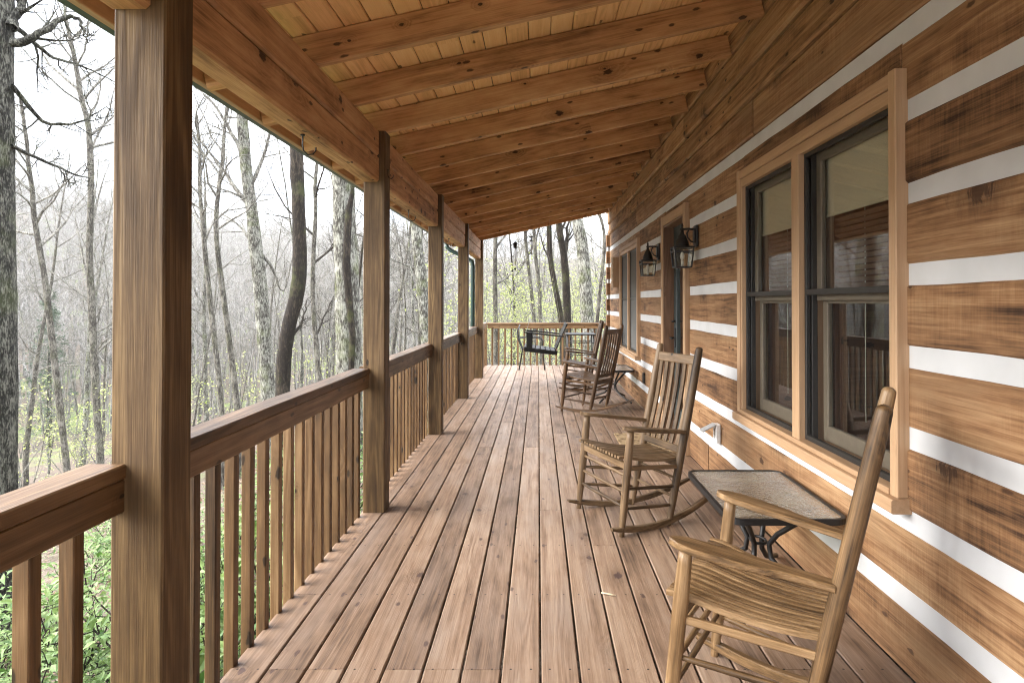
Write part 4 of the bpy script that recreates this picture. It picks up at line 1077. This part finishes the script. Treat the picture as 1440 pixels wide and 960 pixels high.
L(tc.outputs['Generated'], mp.inputs[0]); L(mp.outputs[0], cn.inputs['Vector']); L(cn.outputs['Fac'], cr.inputs[0])
L(sky.outputs[0], mx.inputs[6])
sx = nt.nodes.new('ShaderNodeSeparateXYZ'); L(tc.outputs['Generated'], sx.inputs[0])
gm = nt.nodes.new('ShaderNodeMapRange'); L(sx.outputs[2], gm.inputs[0]); gm.inputs[1].default_value = 0; gm.inputs[2].default_value = 1; gm.inputs[3].default_value = .55; gm.inputs[4].default_value = 1.6
vm = nt.nodes.new('ShaderNodeVectorMath'); vm.operation = 'SCALE'; L(cr.outputs[0], vm.inputs[0]); L(gm.outputs[0], vm.inputs['Scale'])

dn = nt.nodes.new('ShaderNodeVectorMath'); dn.operation = 'DOT_PRODUCT'; L(tc.outputs['Generated'], dn.inputs[0]); dn.inputs[1].default_value = Vector((-.72, 1, .25)).normalized()
d2 = nt.nodes.new('ShaderNodeMath'); d2.operation = 'MULTIPLY_ADD'; L(cn.outputs['Fac'], d2.inputs[0]); d2.inputs[1].default_value = .12; L(dn.outputs['Value'], d2.inputs[2])
dm = nt.nodes.new('ShaderNodeMapRange'); dm.interpolation_type = 'SMOOTHSTEP'; L(d2.outputs[0], dm.inputs[0]); dm.inputs[1].default_value = 1.0; dm.inputs[2].default_value = 1.07; dm.inputs[3].default_value = 0; dm.inputs[4].default_value = .93
cb = nt.nodes.new('ShaderNodeMix'); cb.data_type = 'RGBA'; L(dm.outputs[0], cb.inputs[0]); L(vm.outputs[0], cb.inputs[6]); cb.inputs[7].default_value = (.30, .37, .50, 1)
L(cb.outputs[2], mx.inputs[7]); L(mx.outputs[2], bg.inputs[0]); bg.inputs[1].default_value = .11; L(bg.outputs[0], out.inputs[0])
sl = bpy.data.lights.new('sun', 'SUN'); sl.energy = 1.5; sl.angle = R(55); sl.color = (1, .96, .9)
so = bpy.data.objects.new('sun', sl); col.objects.link(so)
az = R(SUN_AZ); sd = Vector((math.sin(az) * math.cos(R(SUN_EL)), math.cos(az) * math.cos(R(SUN_EL)), math.sin(R(SUN_EL))))
so.rotation_euler = sd.to_track_quat('Z', 'Y').to_euler()

hz = MB(); hz.box(-440, 320, -75, 500, -34, 150, 0, .5)
hm = bpy.data.materials.new('haze_air'); hm.use_nodes = True; hm.node_tree.nodes.clear()
ho = hm.node_tree.nodes.new('ShaderNodeOutputMaterial'); pv = hm.node_tree.nodes.new('ShaderNodeVolumePrincipled')
pv.inputs['Color'].default_value = (.97, .97, .96, 1); pv.inputs['Density'].default_value = .0005; pv.inputs['Anisotropy'].default_value = .2
hm.node_tree.links.new(pv.outputs[0], ho.inputs['Volume'])
me = bpy.data.meshes.new('haze')
me.from_pydata([(x, y, z) for z in (-34, 150) for y in (-75, 500) for x in (-440, 320)], [], [(0, 2, 3, 1), (4, 5, 7, 6), (0, 1, 5, 4), (2, 6, 7, 3), (0, 4, 6, 2), (1, 3, 7, 5)])
me.materials.append(hm); ho_ = bpy.data.objects.new('haze', me); col.objects.link(ho_); tag(ho_, 'pale haze in the valley air', 'haze', kind='stuff')

# ------------------------------------------------------------------ render settings
scene.render.engine = 'CYCLES'
c = scene.cycles; c.use_denoising = True; c.max_bounces = 8; c.diffuse_bounces = 5; c.glossy_bounces = 4; c.transparent_max_bounces = 16; c.volume_bounces = 1
c.sample_clamp_indirect = 6; c.filter_width = 1.1
v = scene.view_settings; v.view_transform = 'Standard'; v.look = 'None'; v.gamma = 1; v.exposure = 3.35; v.use_curve_mapping = False
